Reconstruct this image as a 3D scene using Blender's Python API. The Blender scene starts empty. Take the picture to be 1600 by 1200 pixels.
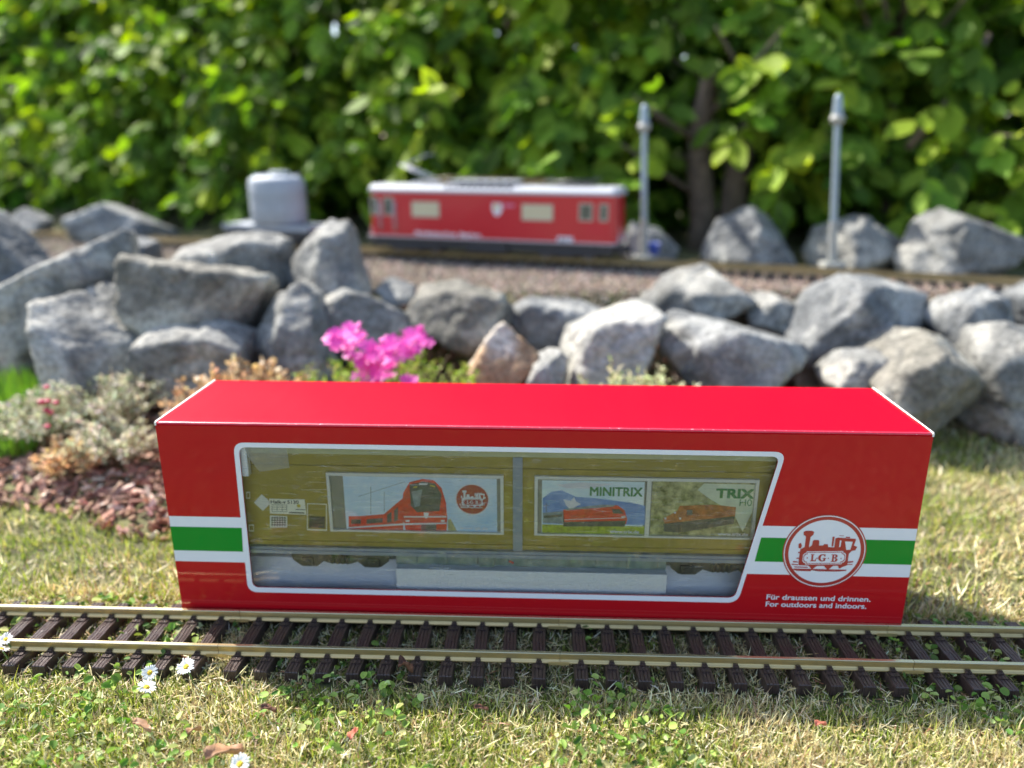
import bpy, bmesh, math, random
import numpy as np
from mathutils import Vector, Matrix, noise

random.seed(7)
RNG = np.random.default_rng(11)
S = bpy.context.scene
COL = S.collection
R_ = math.radians

# ------------------------------------------------------------------ camera
CAMP = Vector((0.0084, -0.6334, 0.4341))
YAW, PIT, ROL, FPX = -0.0460, -0.2999, -0.0017, 1201.0
fw = Vector((math.sin(YAW) * math.cos(PIT), math.cos(YAW) * math.cos(PIT), math.sin(PIT)))
r0 = Vector((math.cos(YAW), -math.sin(YAW), 0)); u0 = r0.cross(fw)
rt = r0 * math.cos(ROL) + u0 * math.sin(ROL); up = -r0 * math.sin(ROL) + u0 * math.cos(ROL)
cd = bpy.data.cameras.new('camera')
cam = bpy.data.objects.new('camera', cd); COL.objects.link(cam); S.camera = cam
M = Matrix((rt, up, -fw)).transposed().to_4x4(); M.translation = CAMP
cam.matrix_world = M
cd.sensor_width = 36; cd.lens = 36 * FPX / 1600
cd.clip_start = 0.02; cd.clip_end = 500
cd.dof.use_dof = True; cd.dof.focus_distance = 0.645; cd.dof.aperture_fstop = 2.45

def at(px, py, depth):
    """world point seen at photo pixel (1600x1200) at this distance along the view axis"""
    return CAMP + (fw + rt * ((px - 800) / FPX) + up * ((600 - py) / FPX)) * depth

# ------------------------------------------------------------------ light
W = bpy.data.worlds.new('World'); S.world = W; W.use_nodes = True
nt = W.node_tree; bg = nt.nodes['Background']
sky = nt.nodes.new('ShaderNodeTexSky'); sky.sky_type = 'NISHITA'; sky.sun_disc = False
SUN = Vector((-0.74, 0.57, 1.0)).normalized()
sky.sun_elevation = math.asin(SUN.z); sky.sun_rotation = math.atan2(SUN.x, SUN.y)
sky.air_density = 1.0; sky.dust_density = 1.5; sky.ozone_density = 1.0
nt.links.new(sky.outputs[0], bg.inputs[0]); bg.inputs[1].default_value = 0.15
sl = bpy.data.lights.new('sun', 'SUN'); sl.energy = 4.6; sl.angle = R_(0.53); sl.color = (1.0, 0.95, 0.86)
so = bpy.data.objects.new('sun', sl); COL.objects.link(so)
so.rotation_euler = (-SUN).to_track_quat('-Z', 'Y').to_euler()
S.view_settings.view_transform = 'Standard'; S.view_settings.look = 'None'
S.view_settings.gamma = 1.0; S.view_settings.exposure = 1.27; S.view_settings.use_curve_mapping = False
S.render.engine = 'CYCLES'
S.cycles.use_denoising = True
S.cycles.max_bounces = 8; S.cycles.diffuse_bounces = 4; S.cycles.glossy_bounces = 4
S.cycles.transparent_max_bounces = 8; S.cycles.transmission_bounces = 4
S.cycles.sample_clamp_indirect = 6.0
S.cycles.caustics_reflective = False; S.cycles.caustics_refractive = False

# ------------------------------------------------------------------ materials
def lin(c):
    return tuple(((v / 255) / 12.92 if v / 255 <= 0.04045 else ((v / 255 + 0.055) / 1.055) ** 2.4) for v in c)

def mat(name, col, rough=0.6, metal=0.0, coat=0.0, var=None, bump=None, attr=False, trans=0.0, spec=0.5, col2=None,
        scale=None, space='Object', stretch=None, coat_rough=0.03):
    m = bpy.data.materials.new(name); m.use_nodes = True
    n = m.node_tree.nodes; l = m.node_tree.links
    p = n['Principled BSDF']; out = n['Material Output']
    p.inputs['Base Color'].default_value = (*col, 1); p.inputs['Roughness'].default_value = rough
    p.inputs['Metallic'].default_value = metal; p.inputs['Coat Weight'].default_value = coat
    p.inputs['Coat Roughness'].default_value = coat_rough; p.inputs['Specular IOR Level'].default_value = spec
    tc = n.new('ShaderNodeTexCoord'); src = tc.outputs[space]
    if stretch:
        mp = n.new('ShaderNodeMapping'); mp.inputs['Scale'].default_value = stretch
        l.new(src, mp.inputs[0]); src = mp.outputs[0]
    csock = None
    if attr:
        a = n.new('ShaderNodeAttribute'); a.attribute_name = 'Col'; csock = a.outputs[0]
        l.new(csock, p.inputs['Base Color'])
    if var:
        sc, lo, hi = var
        t = n.new('ShaderNodeTexNoise'); t.inputs['Scale'].default_value = sc; t.inputs['Detail'].default_value = 6
        t.inputs['Roughness'].default_value = 0.65
        l.new(src, t.inputs['Vector'])
        cr = n.new('ShaderNodeValToRGB'); cr.color_ramp.elements[0].position = 0.33; cr.color_ramp.elements[1].position = 0.68
        c2 = col2 if col2 else tuple(v * hi for v in col)
        if attr:
            cr.color_ramp.elements[0].color = (lo, lo, lo, 1); cr.color_ramp.elements[1].color = (hi, hi, hi, 1)
            mx = n.new('ShaderNodeMix'); mx.data_type = 'RGBA'; mx.blend_type = 'MULTIPLY'; mx.inputs[0].default_value = 1
            l.new(csock, mx.inputs[6]); l.new(cr.outputs[0], mx.inputs[7]); csock = mx.outputs[2]
        else:
            cr.color_ramp.elements[0].color = (*[v * lo for v in col], 1); cr.color_ramp.elements[1].color = (*c2, 1)
            csock = cr.outputs[0]
        l.new(t.outputs[0], cr.inputs[0]); l.new(csock, p.inputs['Base Color'])
    if bump:
        sc, st = bump
        t = n.new('ShaderNodeTexNoise'); t.inputs['Scale'].default_value = sc; t.inputs['Detail'].default_value = 8
        l.new(src, t.inputs['Vector'])
        b = n.new('ShaderNodeBump'); b.inputs['Strength'].default_value = st; b.inputs['Distance'].default_value = 0.003
        l.new(t.outputs[0], b.inputs['Height']); l.new(b.outputs[0], p.inputs['Normal'])
    if trans > 0:
        tr = n.new('ShaderNodeBsdfTranslucent'); ms = n.new('ShaderNodeMixShader'); ms.inputs[0].default_value = trans
        if csock is not None:
            hs = n.new('ShaderNodeHueSaturation'); hs.inputs['Saturation'].default_value = 1.1; hs.inputs['Value'].default_value = 1.5
            l.new(csock, hs.inputs['Color']); l.new(hs.outputs[0], tr.inputs[0])
        else:
            tr.inputs[0].default_value = (*[min(1, v * 1.5) for v in col], 1)
        l.new(p.outputs[0], ms.inputs[1]); l.new(tr.outputs[0], ms.inputs[2]); l.new(ms.outputs[0], out.inputs[0])
    return m

RED = mat('carton_red', (0.44, 0.004, 0.010), 0.4, coat=0.27, bump=(25, 0.05), spec=0.2)
REDTOP = mat('carton_red_sunlit', (0.49, 0.0003, 0.014), 0.5, coat=0.06, bump=(25, 0.05), spec=0.04, coat_rough=0.22)  # lid: brighter, pinker sunlit tone of the carton red put into the colour
WHITE = mat('print_white', (0.70, 0.70, 0.75), 0.4, coat=0.25, spec=0.3)
GREEN = mat('print_green', (0.001, 0.22, 0.02), 0.4, coat=0.2, spec=0.2)
DKRED = mat('print_dark_red', (0.36, 0.018, 0.022), 0.35, coat=0.3)
CARD = mat('raw_board', (0.80, 0.77, 0.70), 0.8)
INNER = mat('inner_board', (0.92, 0.92, 0.96), 0.7, var=(6, 0.93, 1.0))
FOAM = mat('white_foam', (0.93, 0.94, 0.96), 0.8, bump=(400, 0.4))
BRASS = mat('brass_rail', (0.80, 0.58, 0.25), 0.30, metal=0.65, var=(1.0, 0.65, 1.1), bump=(8, 0.05), stretch=(2, 300, 300))
HEAD = mat('worn_rail_head', (0.90, 0.74, 0.42), 0.22, metal=0.9, var=(1.0, 0.75, 1.05), stretch=(3, 500, 1))
BRASS_OLD = mat('weathered_brass', (0.36, 0.26, 0.12), 0.5, metal=0.4, var=(30, 0.7, 1.2))
SLEEPER = mat('brown_sleeper_plastic', (0.052, 0.033, 0.028), 0.30, var=(60, 0.7, 1.5), bump=(35, 1.0), stretch=(14, 1, 1))

# ------------------------------------------------------------------ helpers
def link(o, parent=None):
    COL.objects.link(o)
    if parent is not None: o.parent = parent
    return o

def empty(name, loc=(0, 0, 0), rz=0.0):
    o = bpy.data.objects.new(name, None); o.location = loc; o.rotation_euler = (0, 0, rz); o.empty_display_size = 0.02
    COL.objects.link(o); return o

def tag(o, label=None, cat=None, group=None, kind=None):
    if label: o['label'] = label
    if cat: o['category'] = cat
    if group: o['group'] = group
    if kind: o['kind'] = kind
    return o

class MB:
    """collects shapes, builds ONE mesh object"""
    def __init__(s): s.b = bmesh.new()
    def _m(s, vs, mi):
        fs = {f for v in vs for f in v.link_faces}
        for f in fs: f.material_index = mi
        return vs
    def box(s, x0, x1, y0, y1, z0, z1, mi=0, rot=None, bev=0.0):
        m = Matrix.Translation(((x0 + x1) / 2, (y0 + y1) / 2, (z0 + z1) / 2))
        if rot is not None: m = m @ rot
        m = m @ Matrix.Diagonal((x1 - x0, y1 - y0, z1 - z0, 1))
        r = bmesh.ops.create_cube(s.b, size=1, matrix=m); vs = r['verts']; s._m(vs, mi)
        if bev:
            es = list({e for v in vs for e in v.link_edges})
            g = bmesh.ops.bevel(s.b, geom=es, offset=bev, segments=2, profile=0.7, affect='EDGES')
            for f in g['faces']: f.material_index = mi
        return vs
    def cyl(s, p0, p1, r0, r1=None, seg=16, mi=0, cap=True):
        p0, p1 = Vector(p0), Vector(p1); d = p1 - p0; r1 = r0 if r1 is None else r1
        m = Matrix.Translation((p0 + p1) / 2) @ d.to_track_quat('Z', 'Y').to_matrix().to_4x4()
        r = bmesh.ops.create_cone(s.b, cap_ends=cap, segments=seg, radius1=r0, radius2=r1, depth=d.length, matrix=m)
        return s._m(r['verts'], mi)
    def ball(s, c, r, sc=(1, 1, 1), mi=0, sub=2):
        m = Matrix.Translation(c) @ Matrix.Diagonal((*sc, 1))
        g = bmesh.ops.create_icosphere(s.b, subdivisions=sub, radius=r, matrix=m)
        return s._m(g['verts'], mi)
    def tube(s, pts, rad, seg=8, mi=0):
        pts = [Vector(p) for p in pts]; rad = rad if isinstance(rad, (list, tuple)) else [rad] * len(pts)
        rings = []
        for i, p in enumerate(pts):
            d = (pts[min(i + 1, len(pts) - 1)] - pts[max(i - 1, 0)]).normalized()
            q = d.to_track_quat('Z', 'Y')
            rings.append([s.b.verts.new(p + q @ Vector((math.cos(2 * math.pi * k / seg) * rad[i], math.sin(2 * math.pi * k / seg) * rad[i], 0))) for k in range(seg)])
        for a, b in zip(rings, rings[1:]):
            for k in range(seg):
                f = s.b.faces.new((a[k], a[(k + 1) % seg], b[(k + 1) % seg], b[k])); f.material_index = mi; f.smooth = True
        for rr in (rings[0][::-1], rings[-1]):
            f = s.b.faces.new(rr); f.material_index = mi
    def prism(s, poly, axis, a0, a1, mi=0):
        """poly of 2D points extruded along axis 'x','y','z'"""
        def P(p, a):
            return {'x': (a, p[0], p[1]), 'y': (p[0], a, p[1]), 'z': (p[0], p[1], a)}[axis]
        A = [s.b.verts.new(P(p, a0)) for p in poly]; B = [s.b.verts.new(P(p, a1)) for p in poly]
        fs = [s.b.faces.new(A[::-1]), s.b.faces.new(B)]
        for k in range(len(poly)):
            fs.append(s.b.faces.new((A[k], A[(k + 1) % len(poly)], B[(k + 1) % len(poly)], B[k])))
        for f in fs: f.material_index = mi
        return A + B
    def build(s, name, mats, parent=None, smooth=False, recalc=True):
        if recalc: bmesh.ops.recalc_face_normals(s.b, faces=s.b.faces[:])
        me = bpy.data.meshes.new(name); s.b.to_mesh(me); s.b.free()
        for m in (mats if isinstance(mats, (list, tuple)) else [mats]): me.materials.append(m)
        if smooth: me.polygons.foreach_set('use_smooth', [True] * len(me.polygons))
        return link(bpy.data.objects.new(name, me), parent)

def sheet(name, loops, y, m, parent, thick=0.0):
    """flat filled shape (loops of (x,z) points, holes by even-odd) standing in the XZ plane, facing -y"""
    cu = bpy.data.curves.new(name, 'CURVE'); cu.dimensions = '2D'; cu.fill_mode = 'BOTH'; cu.extrude = thick / 2
    for lp in loops:
        sp = cu.splines.new('POLY'); sp.points.add(len(lp) - 1)
        for i, (x, z) in enumerate(lp): sp.points[i].co = (x, z, 0, 1)
        sp.use_cyclic_u = True
    o = bpy.data.objects.new(name, cu)
    me = bpy.data.meshes.new_from_object(o); bpy.data.objects.remove(o)
    me.transform(Matrix.Translation((0, y, 0)) @ Matrix.Rotation(math.pi / 2, 4, 'X'))
    me.materials.clear()
    for mm in (m if isinstance(m, (list, tuple)) else [m]): me.materials.append(mm)
    me.name = name
    return link(bpy.data.objects.new(name, me), parent)

def text(name, body, x0, x1, z, h, y, m, parent, bold=0.0, shear=0.0, wt=0.0):
    wt = wt or (bold * 1.6 if bold > 0.004 else 0); bold = 0.0
    """lettering, left edge x0 to right edge x1, baseline z, cap height h"""
    cu = bpy.data.curves.new(name, 'FONT'); cu.body = body; cu.size = 1; cu.offset = bold; cu.shear = shear; cu.resolution_u = 6
    o = bpy.data.objects.new(name, cu); me = bpy.data.meshes.new_from_object(o); bpy.data.objects.remove(o)
    n = len(me.vertices); a = np.zeros(n * 3); me.vertices.foreach_get('co', a); a = a.reshape(-1, 3)
    mn, mx = a.min(0), a.max(0); sx = (x1 - x0) / (mx[0] - mn[0]); sz = h / 0.70
    b = np.stack([x0 + (a[:, 0] - mn[0]) * sx, np.full(n, y), z + a[:, 1] * sz], 1)
    me.vertices.foreach_set('co', b.ravel()); me.update()
    if wt:   # heavier strokes: the same outline laid down again a hair to each side
        bmx = bmesh.new()
        for q_, (dx_, dz_) in enumerate(((-wt, 0), (wt, 0), (-wt, wt * .7), (wt, wt * .7), (-wt, -wt * .7), (wt, -wt * .7))):
            n0 = len(bmx.verts); bmx.from_mesh(me); bmx.verts.ensure_lookup_table()
            for v_ in bmx.verts[n0:]: v_.co.x += dx_ * sz; v_.co.z += dz_ * sz; v_.co.y -= 0.000008 * q_
        bmx.to_mesh(me); bmx.free()
    me.materials.clear(); me.materials.append(m); me.name = name
    return link(bpy.data.objects.new(name, me), parent)

def circ(cx, cz, r, n=64, r2=None):
    r2 = r if r2 is None else r2
    return [(cx + math.cos(2 * math.pi * k / n) * r, cz + math.sin(2 * math.pi * k / n) * r2) for k in range(n)]

def rounded(pts, r, n=6):
    """round the corners of a polygon"""
    out = []
    for i, p in enumerate(pts):
        p = Vector(p); a = Vector(pts[i - 1]); b = Vector(pts[(i + 1) % len(pts)])
        da, db = (a - p).normalized(), (b - p).normalized()
        p0, p1 = p + da * r, p + db * r
        for k in range(n + 1):
            t = k / n; q = p0 * (1 - t) ** 2 + p * 2 * t * (1 - t) + p1 * t * t; out.append((q.x, q.y))
    return out

def rect(x0, x1, z0, z1): return [(x0, z0), (x1, z0), (x1, z1), (x0, z1)]

def np_mesh(name, V, F, mats, col=None, smooth=False, parent=None, mi=None):
    """V (n,3); F list of (k,m) int arrays of faces with m corners"""
    me = bpy.data.meshes.new(name); me.vertices.add(len(V)); me.vertices.foreach_set('co', np.ascontiguousarray(V, dtype=np.float32).ravel())
    loops = np.concatenate([f.ravel() for f in F]); tot = np.concatenate([np.full(len(f), f.shape[1]) for f in F])
    st = np.concatenate([[0], np.cumsum(tot)[:-1]])
    me.loops.add(len(loops)); me.loops.foreach_set('vertex_index', loops.astype(np.int32))
    me.polygons.add(len(tot)); me.polygons.foreach_set('loop_start', st.astype(np.int32))
    if mi is not None: me.polygons.foreach_set('material_index', mi.astype(np.int32))
    me.polygons.foreach_set('use_smooth', np.full(len(tot), smooth))
    me.update(calc_edges=True)
    if col is not None:
        c = me.color_attributes.new('Col', 'FLOAT_COLOR', 'POINT')
        c.data.foreach_set('color', np.concatenate([col, np.ones((len(col), 1))], 1).astype(np.float32).ravel())
    for m in (mats if isinstance(mats, (list, tuple)) else [mats]): me.materials.append(m)
    return link(bpy.data.objects.new(name, me), parent)

def scatter(name, tv, tf, pos, B, col, m, parent=None, smooth=False):
    """copies of a small template (tv, tf) at pos with bases B (N,3,3: columns = images of x,y,z)"""
    tv = np.asarray(tv, float); N = len(pos); n = len(tv)
    V = (np.einsum('nij,vj->nvi', B, tv) + pos[:, None, :]).reshape(-1, 3)
    by = {}
    for f in tf: by.setdefault(len(f), []).append(f)
    F = [(np.asarray(fs)[None, :, :] + (np.arange(N) * n)[:, None, None]).reshape(-1, k) for k, fs in by.items()]
    C = np.repeat(col, n, axis=0)
    return np_mesh(name, V, F, m, C, smooth, parent)

def frames(z, nrm):
    """basis with z axis = z, y axis near nrm"""
    z = z / np.linalg.norm(z, axis=1, keepdims=True)
    x = np.cross(nrm, z); x /= np.linalg.norm(x, axis=1, keepdims=True) + 1e-9
    y = np.cross(z, x)
    return np.stack([x, y, z], axis=2)

def pick(cols, w, N, jit=0.18):
    c = np.asarray(cols)[RNG.choice(len(cols), N, p=np.asarray(w) / sum(w))]
    return np.clip(c * (1 + RNG.normal(0, jit, (N, 1))) * (1 + RNG.normal(0, jit * 0.3, (N, 3))), 0.002, 0.95)

# ------------------------------------------------------------------ terrain
GZ = -0.0120
def bank_front(x):   # where the rock bank starts
    return 0.70 + 0.03 * math.sin(3 * x) + (0.05 if x < -0.3 else 0)
def terrain(x, y):
    t = min(1, max(0, (y - bank_front(x)) / 0.16)); t = t * t * (3 - 2 * t)
    z = GZ + 0.175 * t
    b = min(1, max(0, (-0.28 - x) / 0.25)) * min(1, max(0, (y - 0.16) / 0.2))   # planting bed left behind
    z += 0.03 * b * (1 - t)
    z += 0.004 * noise.noise(Vector((x * 5, y * 5, 0))) * (1 if y > 0.15 else 0.3)
    return z
SOIL = mat('lawn_soil', (0.10, 0.085, 0.04), 0.95, var=(40, 0.5, 1.6), bump=(150, 1.0), col2=(0.16, 0.16, 0.06), space='Object')
xs = np.concatenate([[-150, -60, -25, -10, -5], np.linspace(-2.6, 2.6, 131), [5, 10, 25, 60, 150]])
ys = np.concatenate([[-150, -60, -20, -6, -3], np.linspace(-1.4, 3.0, 111), [5, 10, 25, 60, 150]])
V = np.array([(x, y, terrain(x, y)) for y in ys for x in xs])
nx = len(xs); F = np.array([(j * nx + i, j * nx + i + 1, (j + 1) * nx + i + 1, (j + 1) * nx + i) for j in range(len(ys) - 1) for i in range(nx - 1)])
tag(np_mesh('ground', V, [F], SOIL, smooth=True), kind='structure')

# ------------------------------------------------------------------ the carton
L, H, D = 0.6833, 0.1984, 0.1303
X0, X1 = -L / 2, L / 2
box = tag(empty('carton_box', (0, 0, 0)), 'long glossy red carton with clear window and green stripe, standing behind the brass rails', 'box')
T = 0.0012
win_in = rounded([(-0.2675, 0.1755), (-0.2695, 0.0315), (0.1865, 0.0325), (0.2135, 0.1745)], 0.007)
win_out = rounded([(-0.2720, 0.1800), (-0.2745, 0.0262), (0.1893, 0.0272), (0.2187, 0.1790)], 0.010)
front = sheet('front_panel', [rect(X0 + T, X1 - T, 0.0003, H - T), win_in], T / 2, [RED, INNER], box, T)
front.data.polygons.foreach_set('material_index', [1 if p.normal.y > 0.5 else 0 for p in front.data.polygons])
mb = MB()
mb.box(X0, X1, D - T, D, 0.0003, H - T, 0); mb.box(X0, X0 + T, 0, D - T, 0.0003, H - T, 0)
mb.box(X1 - T, X1, 0, D - T, 0.0003, H - T, 0); mb.box(X0 + T, X1 - T, T, D - T, 0.0003, T, 0)
carton = mb.build('carton', [RED, INNER], box)
for p in carton.data.polygons:
    c = p.center; n = p.normal
    if (n.y < -0.5 and c.y > D - 2 * T) or (n.x > 0.5 and c.x < X0 + 2 * T and c.x > X0) or (n.x < -0.5 and c.x > X1 - 2 * T and c.x < X1) or (n.z > 0.5 and c.z < 0.01):
        p.material_index = 1
# lid: a gently bulging glossy sheet with rounded long edges
gx = np.linspace(X0, X1, 121)
prof = [(-0.0002, H - 0.0030), (-0.0004, H - 0.0016), (0.0000, H - 0.0006), (0.0009, H - 0.0001), (0.0022, H)] + \
       [(0.0022 + (D - 0.0044) * k / 16, H) for k in range(1, 16)] + [(D - 0.0022, H), (D - 0.0006, H - 0.0004), (D + 0.0003, H - 0.0016), (D + 0.0002, H - 0.003)]
V = []
for x in gx:
    u = (x - X0) / L
    for (y, z) in prof:
        v = min(1, max(0, y / D)); bul = math.sin(math.pi * u) * math.sin(math.pi * v)
        w = 0.00022 * math.exp(-((y - 0.017) / 0.0009) ** 2) + 0.00045 * noise.noise(Vector((x * 16, y * 16, 3))) * min(1, 8 * v * (1 - v)) + 0.0011 * bul
        e = 0.00016 * noise.noise(Vector((x * 90, 0, 7)))
        V.append((x, y + e, z + w + e))
npf = len(prof); V = np.array(V)
F = np.array([(i * npf + j, (i + 1) * npf + j, (i + 1) * npf + j + 1, i * npf + j + 1) for i in range(len(gx) - 1) for j in range(npf - 1)])
EDGE = mat('scuffed_edge', (0.50, 0.01, 0.03), 0.35, coat=0.6, var=(420, 1.0, 1.0), col2=(0.80, 0.45, 0.48))
for e_ in EDGE.node_tree.nodes:
    if e_.type == 'VALTORGB': e_.color_ramp.elements[0].position = 0.60; e_.color_ramp.elements[1].position = 0.74
lid = np_mesh('lid', V, [F], [REDTOP, EDGE], smooth=True, parent=box, mi=np.array([1 if j in (1, 2, 3) else 0 for i in range(len(gx) - 1) for j in range(npf - 1)]))
md = lid.modifiers.new('thick', 'SOLIDIFY'); md.thickness = 0.0005; md.offset = -1
for sx in (-1, 1):   # raw board edges where the end flaps are glued
    mb = MB()
    xe = X0 - 0.0004 if sx < 0 else X1 - 0.0012
    mb.box(xe, xe + 0.0016, 0.0004, D - 0.001, H - 0.0012, H + 0.0004)
    mb.box(xe, xe + 0.0016, -0.0006, 0.0008, H - 0.0032, H - 0.0004)
    mb.build('flap_edge', CARD, box)
# window film
film = bpy.data.materials.new('clear_film'); film.use_nodes = True
n = film.node_tree.nodes; l = film.node_tree.links; n.remove(n['Principled BSDF'])
tr = n.new('ShaderNodeBsdfTransparent'); tr.inputs[0].default_value = (1, 1, 1, 1)
gl = n.new('ShaderNodeBsdfGlossy'); gl.inputs['Roughness'].default_value = 0.03
d0 = n.new('ShaderNodeBsdfDiffuse'); d0.inputs[0].default_value = (0.9, 0.9, 0.9, 1); tl_ = n.new('ShaderNodeBsdfTranslucent'); tl_.inputs[0].default_value = (0.9, 0.9, 0.9, 1)
df = n.new('ShaderNodeMixShader'); df.inputs[0].default_value = 0.4; l.new(d0.outputs[0], df.inputs[1]); l.new(tl_.outputs[0], df.inputs[2])
fr = n.new('ShaderNodeFresnel'); fr.inputs['IOR'].default_value = 1.5
mul = n.new('ShaderNodeMath'); mul.operation = 'MULTIPLY'; mul.inputs[1].default_value = 1.4; l.new(fr.outputs[0], mul.inputs[0])
mx = n.new('ShaderNodeMixShader'); l.new(mul.outputs[0], mx.inputs[0]); l.new(tr.outputs[0], mx.inputs[1]); l.new(gl.outputs[0], mx.inputs[2])
tc = n.new('ShaderNodeTexCoord'); mp = n.new('ShaderNodeMapping'); mp.inputs['Scale'].default_value = (45, 1, 700); mp.inputs['Rotation'].default_value = (0, 0.7, 0)
l.new(tc.outputs['Object'], mp.inputs[0])
tx = n.new('ShaderNodeTexNoise'); tx.inputs['Scale'].default_value = 1; tx.inputs['Detail'].default_value = 3; tx.inputs['Distortion'].default_value = 1.2; l.new(mp.outputs[0], tx.inputs[0])
rp = n.new('ShaderNodeValToRGB'); rp.color_ramp.elements[0].position = 0.56; rp.color_ramp.elements[1].position = 0.72
rp.color_ramp.elements[1].color = (0.27, 0.27, 0.27, 1); rp.color_ramp.elements[0].color = (0.012, 0.012, 0.012, 1); l.new(tx.outputs[0], rp.inputs[0])
m2 = n.new('ShaderNodeMixShader'); l.new(rp.outputs[0], m2.inputs[0]); l.new(mx.outputs[0], m2.inputs[1]); l.new(df.outputs[0], m2.inputs[2])
t2 = n.new('ShaderNodeTexNoise'); t2.inputs['Scale'].default_value = 22; t2.inputs['Detail'].default_value = 1; l.new(tc.outputs['Object'], t2.inputs[0])
bp = n.new('ShaderNodeBump'); bp.inputs['Strength'].default_value = 0.7; bp.inputs['Distance'].default_value = 0.0015; l.new(t2.outputs[0], bp.inputs['Height'])
l.new(bp.outputs[0], gl.inputs['Normal']); l.new(m2.outputs[0], n['Material Output'].inputs[0])
sheet('window_film', [rounded([(-0.277, 0.185), (-0.279, 0.022), (0.196, 0.022), (0.224, 0.185)], 0.005)], T + 0.0004, film, box)

HAZY = bpy.data.materials.new('hazy_tape'); HAZY.use_nodes = True
n = HAZY.node_tree.nodes; l = HAZY.node_tree.links; tr = n.new('ShaderNodeBsdfTransparent'); ms = n.new('ShaderNodeMixShader'); ms.inputs[0].default_value = 0.30
n['Principled BSDF'].inputs['Base Color'].default_value = (0.8, 0.8, 0.8, 1); l.new(tr.outputs[0], ms.inputs[1]); l.new(n['Principled BSDF'].outputs[0], ms.inputs[2]); l.new(ms.outputs[0], n['Material Output'].inputs[0])
sheet('hazy_tape', [[(-0.2655, 0.1795), (-0.2250, 0.1790), (-0.2240, 0.1545), (-0.2520, 0.1500), (-0.2610, 0.1640)]], 0.0032, HAZY, box)
# printing on the front
y1, y2, y3, y4 = -0.00015, -0.0003, -0.00045, -0.0006
ZA, ZB, ZC, ZD = 0.1052, 0.0945, 0.0700, 0.0580
sheet('window_border', [win_out, win_in], y2, WHITE, box)
def xl(z): return -0.2735 + (z - 0.03) * 0.018
def xr(z): return 0.1893 + (z - 0.0272) * (0.0294 / 0.1518) + 0.0
for _l in ([(X0 + 0.0002, ZD), (xl(ZD), ZD), (xl(ZA), ZA), (X0 + 0.0002, ZA)], [(xr(ZD) - .002, ZD), (X1 - 0.0002, ZD), (X1 - 0.0002, ZA + .002), (xr(ZA) - .002, ZA + .002)]): sheet('white_band', [_l], y1, WHITE, box)
for _l in ([(X0 + 0.0002, ZC - .0005), (xl(ZC) - 0.002, ZC - .0005), (xl(ZB) - 0.001, ZB), (X0 + 0.0002, ZB)], [(xr(ZC) + 0.0035, ZC + .001), (X1 - 0.0002, ZC + .001), (X1 - 0.0002, ZB + .001), (xr(ZB) + 0.0025, ZB + .001)]): sheet('green_stripe', [_l], y2, GREEN, box)
LCX, LCZ, LR = 0.2625, 0.0825, 0.0362
def lp(u, v, cx=LCX, cz=LCZ, r=LR):
    v = v - 0.028 * (u - 697)
    return (cx + (u - 697) / 303 * r, cz + (475 - v) / 260 * r)
CHIM = [(524, 328), (540, 321), (585, 321), (602, 330), (598, 350), (580, 366), (576, 445), (545, 445), (545, 362), (526, 350)]
BODY = [(515, 455), (545, 438), (580, 440), (598, 425), (600, 395), (608, 388), (640, 388), (648, 395), (650, 428), (680, 428), (688, 418), (715, 420), (720, 440), (765, 442), (765, 378), (785, 372), (915, 382), (918, 392), (908, 430), (935, 440), (925, 465), (900, 470), (880, 490), (880, 575), (840, 590), (835, 597), (820, 597), (812, 578), (775, 578), (740, 610), (705, 578), (655, 578), (620, 604), (590, 575), (515, 572), (512, 520)]
STACK = [(742, 365), (758, 365), (756, 436), (744, 436)]
LAMP = [(497, 415), (515, 408), (524, 432), (516, 450), (500, 445)]
BARS = [[(470, 540), (510, 545), (510, 552), (472, 550)], [(462, 560), (512, 565), (512, 572), (464, 568)], [(490, 518), (512, 516), (512, 524), (492, 524)], [(880, 546), (920, 543), (922, 553), (880, 558)], [(876, 566), (918, 566), (918, 572), (876, 572)], [(500, 475), (512, 472), (512, 484), (503, 484)],
        [(480, 596), (880, 607), (878, 616), (482, 605)], [(500, 605), (530, 606), (524, 614), (506, 613)], [(560, 607), (620, 609), (610, 617), (570, 616)], [(660, 609), (720, 611), (712, 619), (668, 618)], [(760, 612), (810, 613), (802, 621), (768, 620)], [(480, 580), (590, 584), (585, 592), (490, 588)], [(790, 356), (825, 358), (825, 362), (790, 360)], [(840, 366), (872, 368), (872, 376), (840, 374)]]
def octag(u0, u1, v0, v1, c):
    return [(u0 + 2 * c, v0), (u1 - 2 * c, v0), (u1 - 2 * c, v0 + c), (u1 - c, v0 + c), (u1, v0 + 2.2 * c), (u1, v1 - 2.2 * c), (u1 - c, v1 - c), (u1 - 2 * c, v1 - c), (u1 - 2 * c, v1), (u0 + 2 * c, v1), (u0 + 2 * c, v1 - c), (u0 + c, v1 - c), (u0, v1 - 2.2 * c), (u0, v0 + 2.2 * c), (u0 + c, v0 + c), (u0 + 2 * c, v0 + c)]
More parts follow.
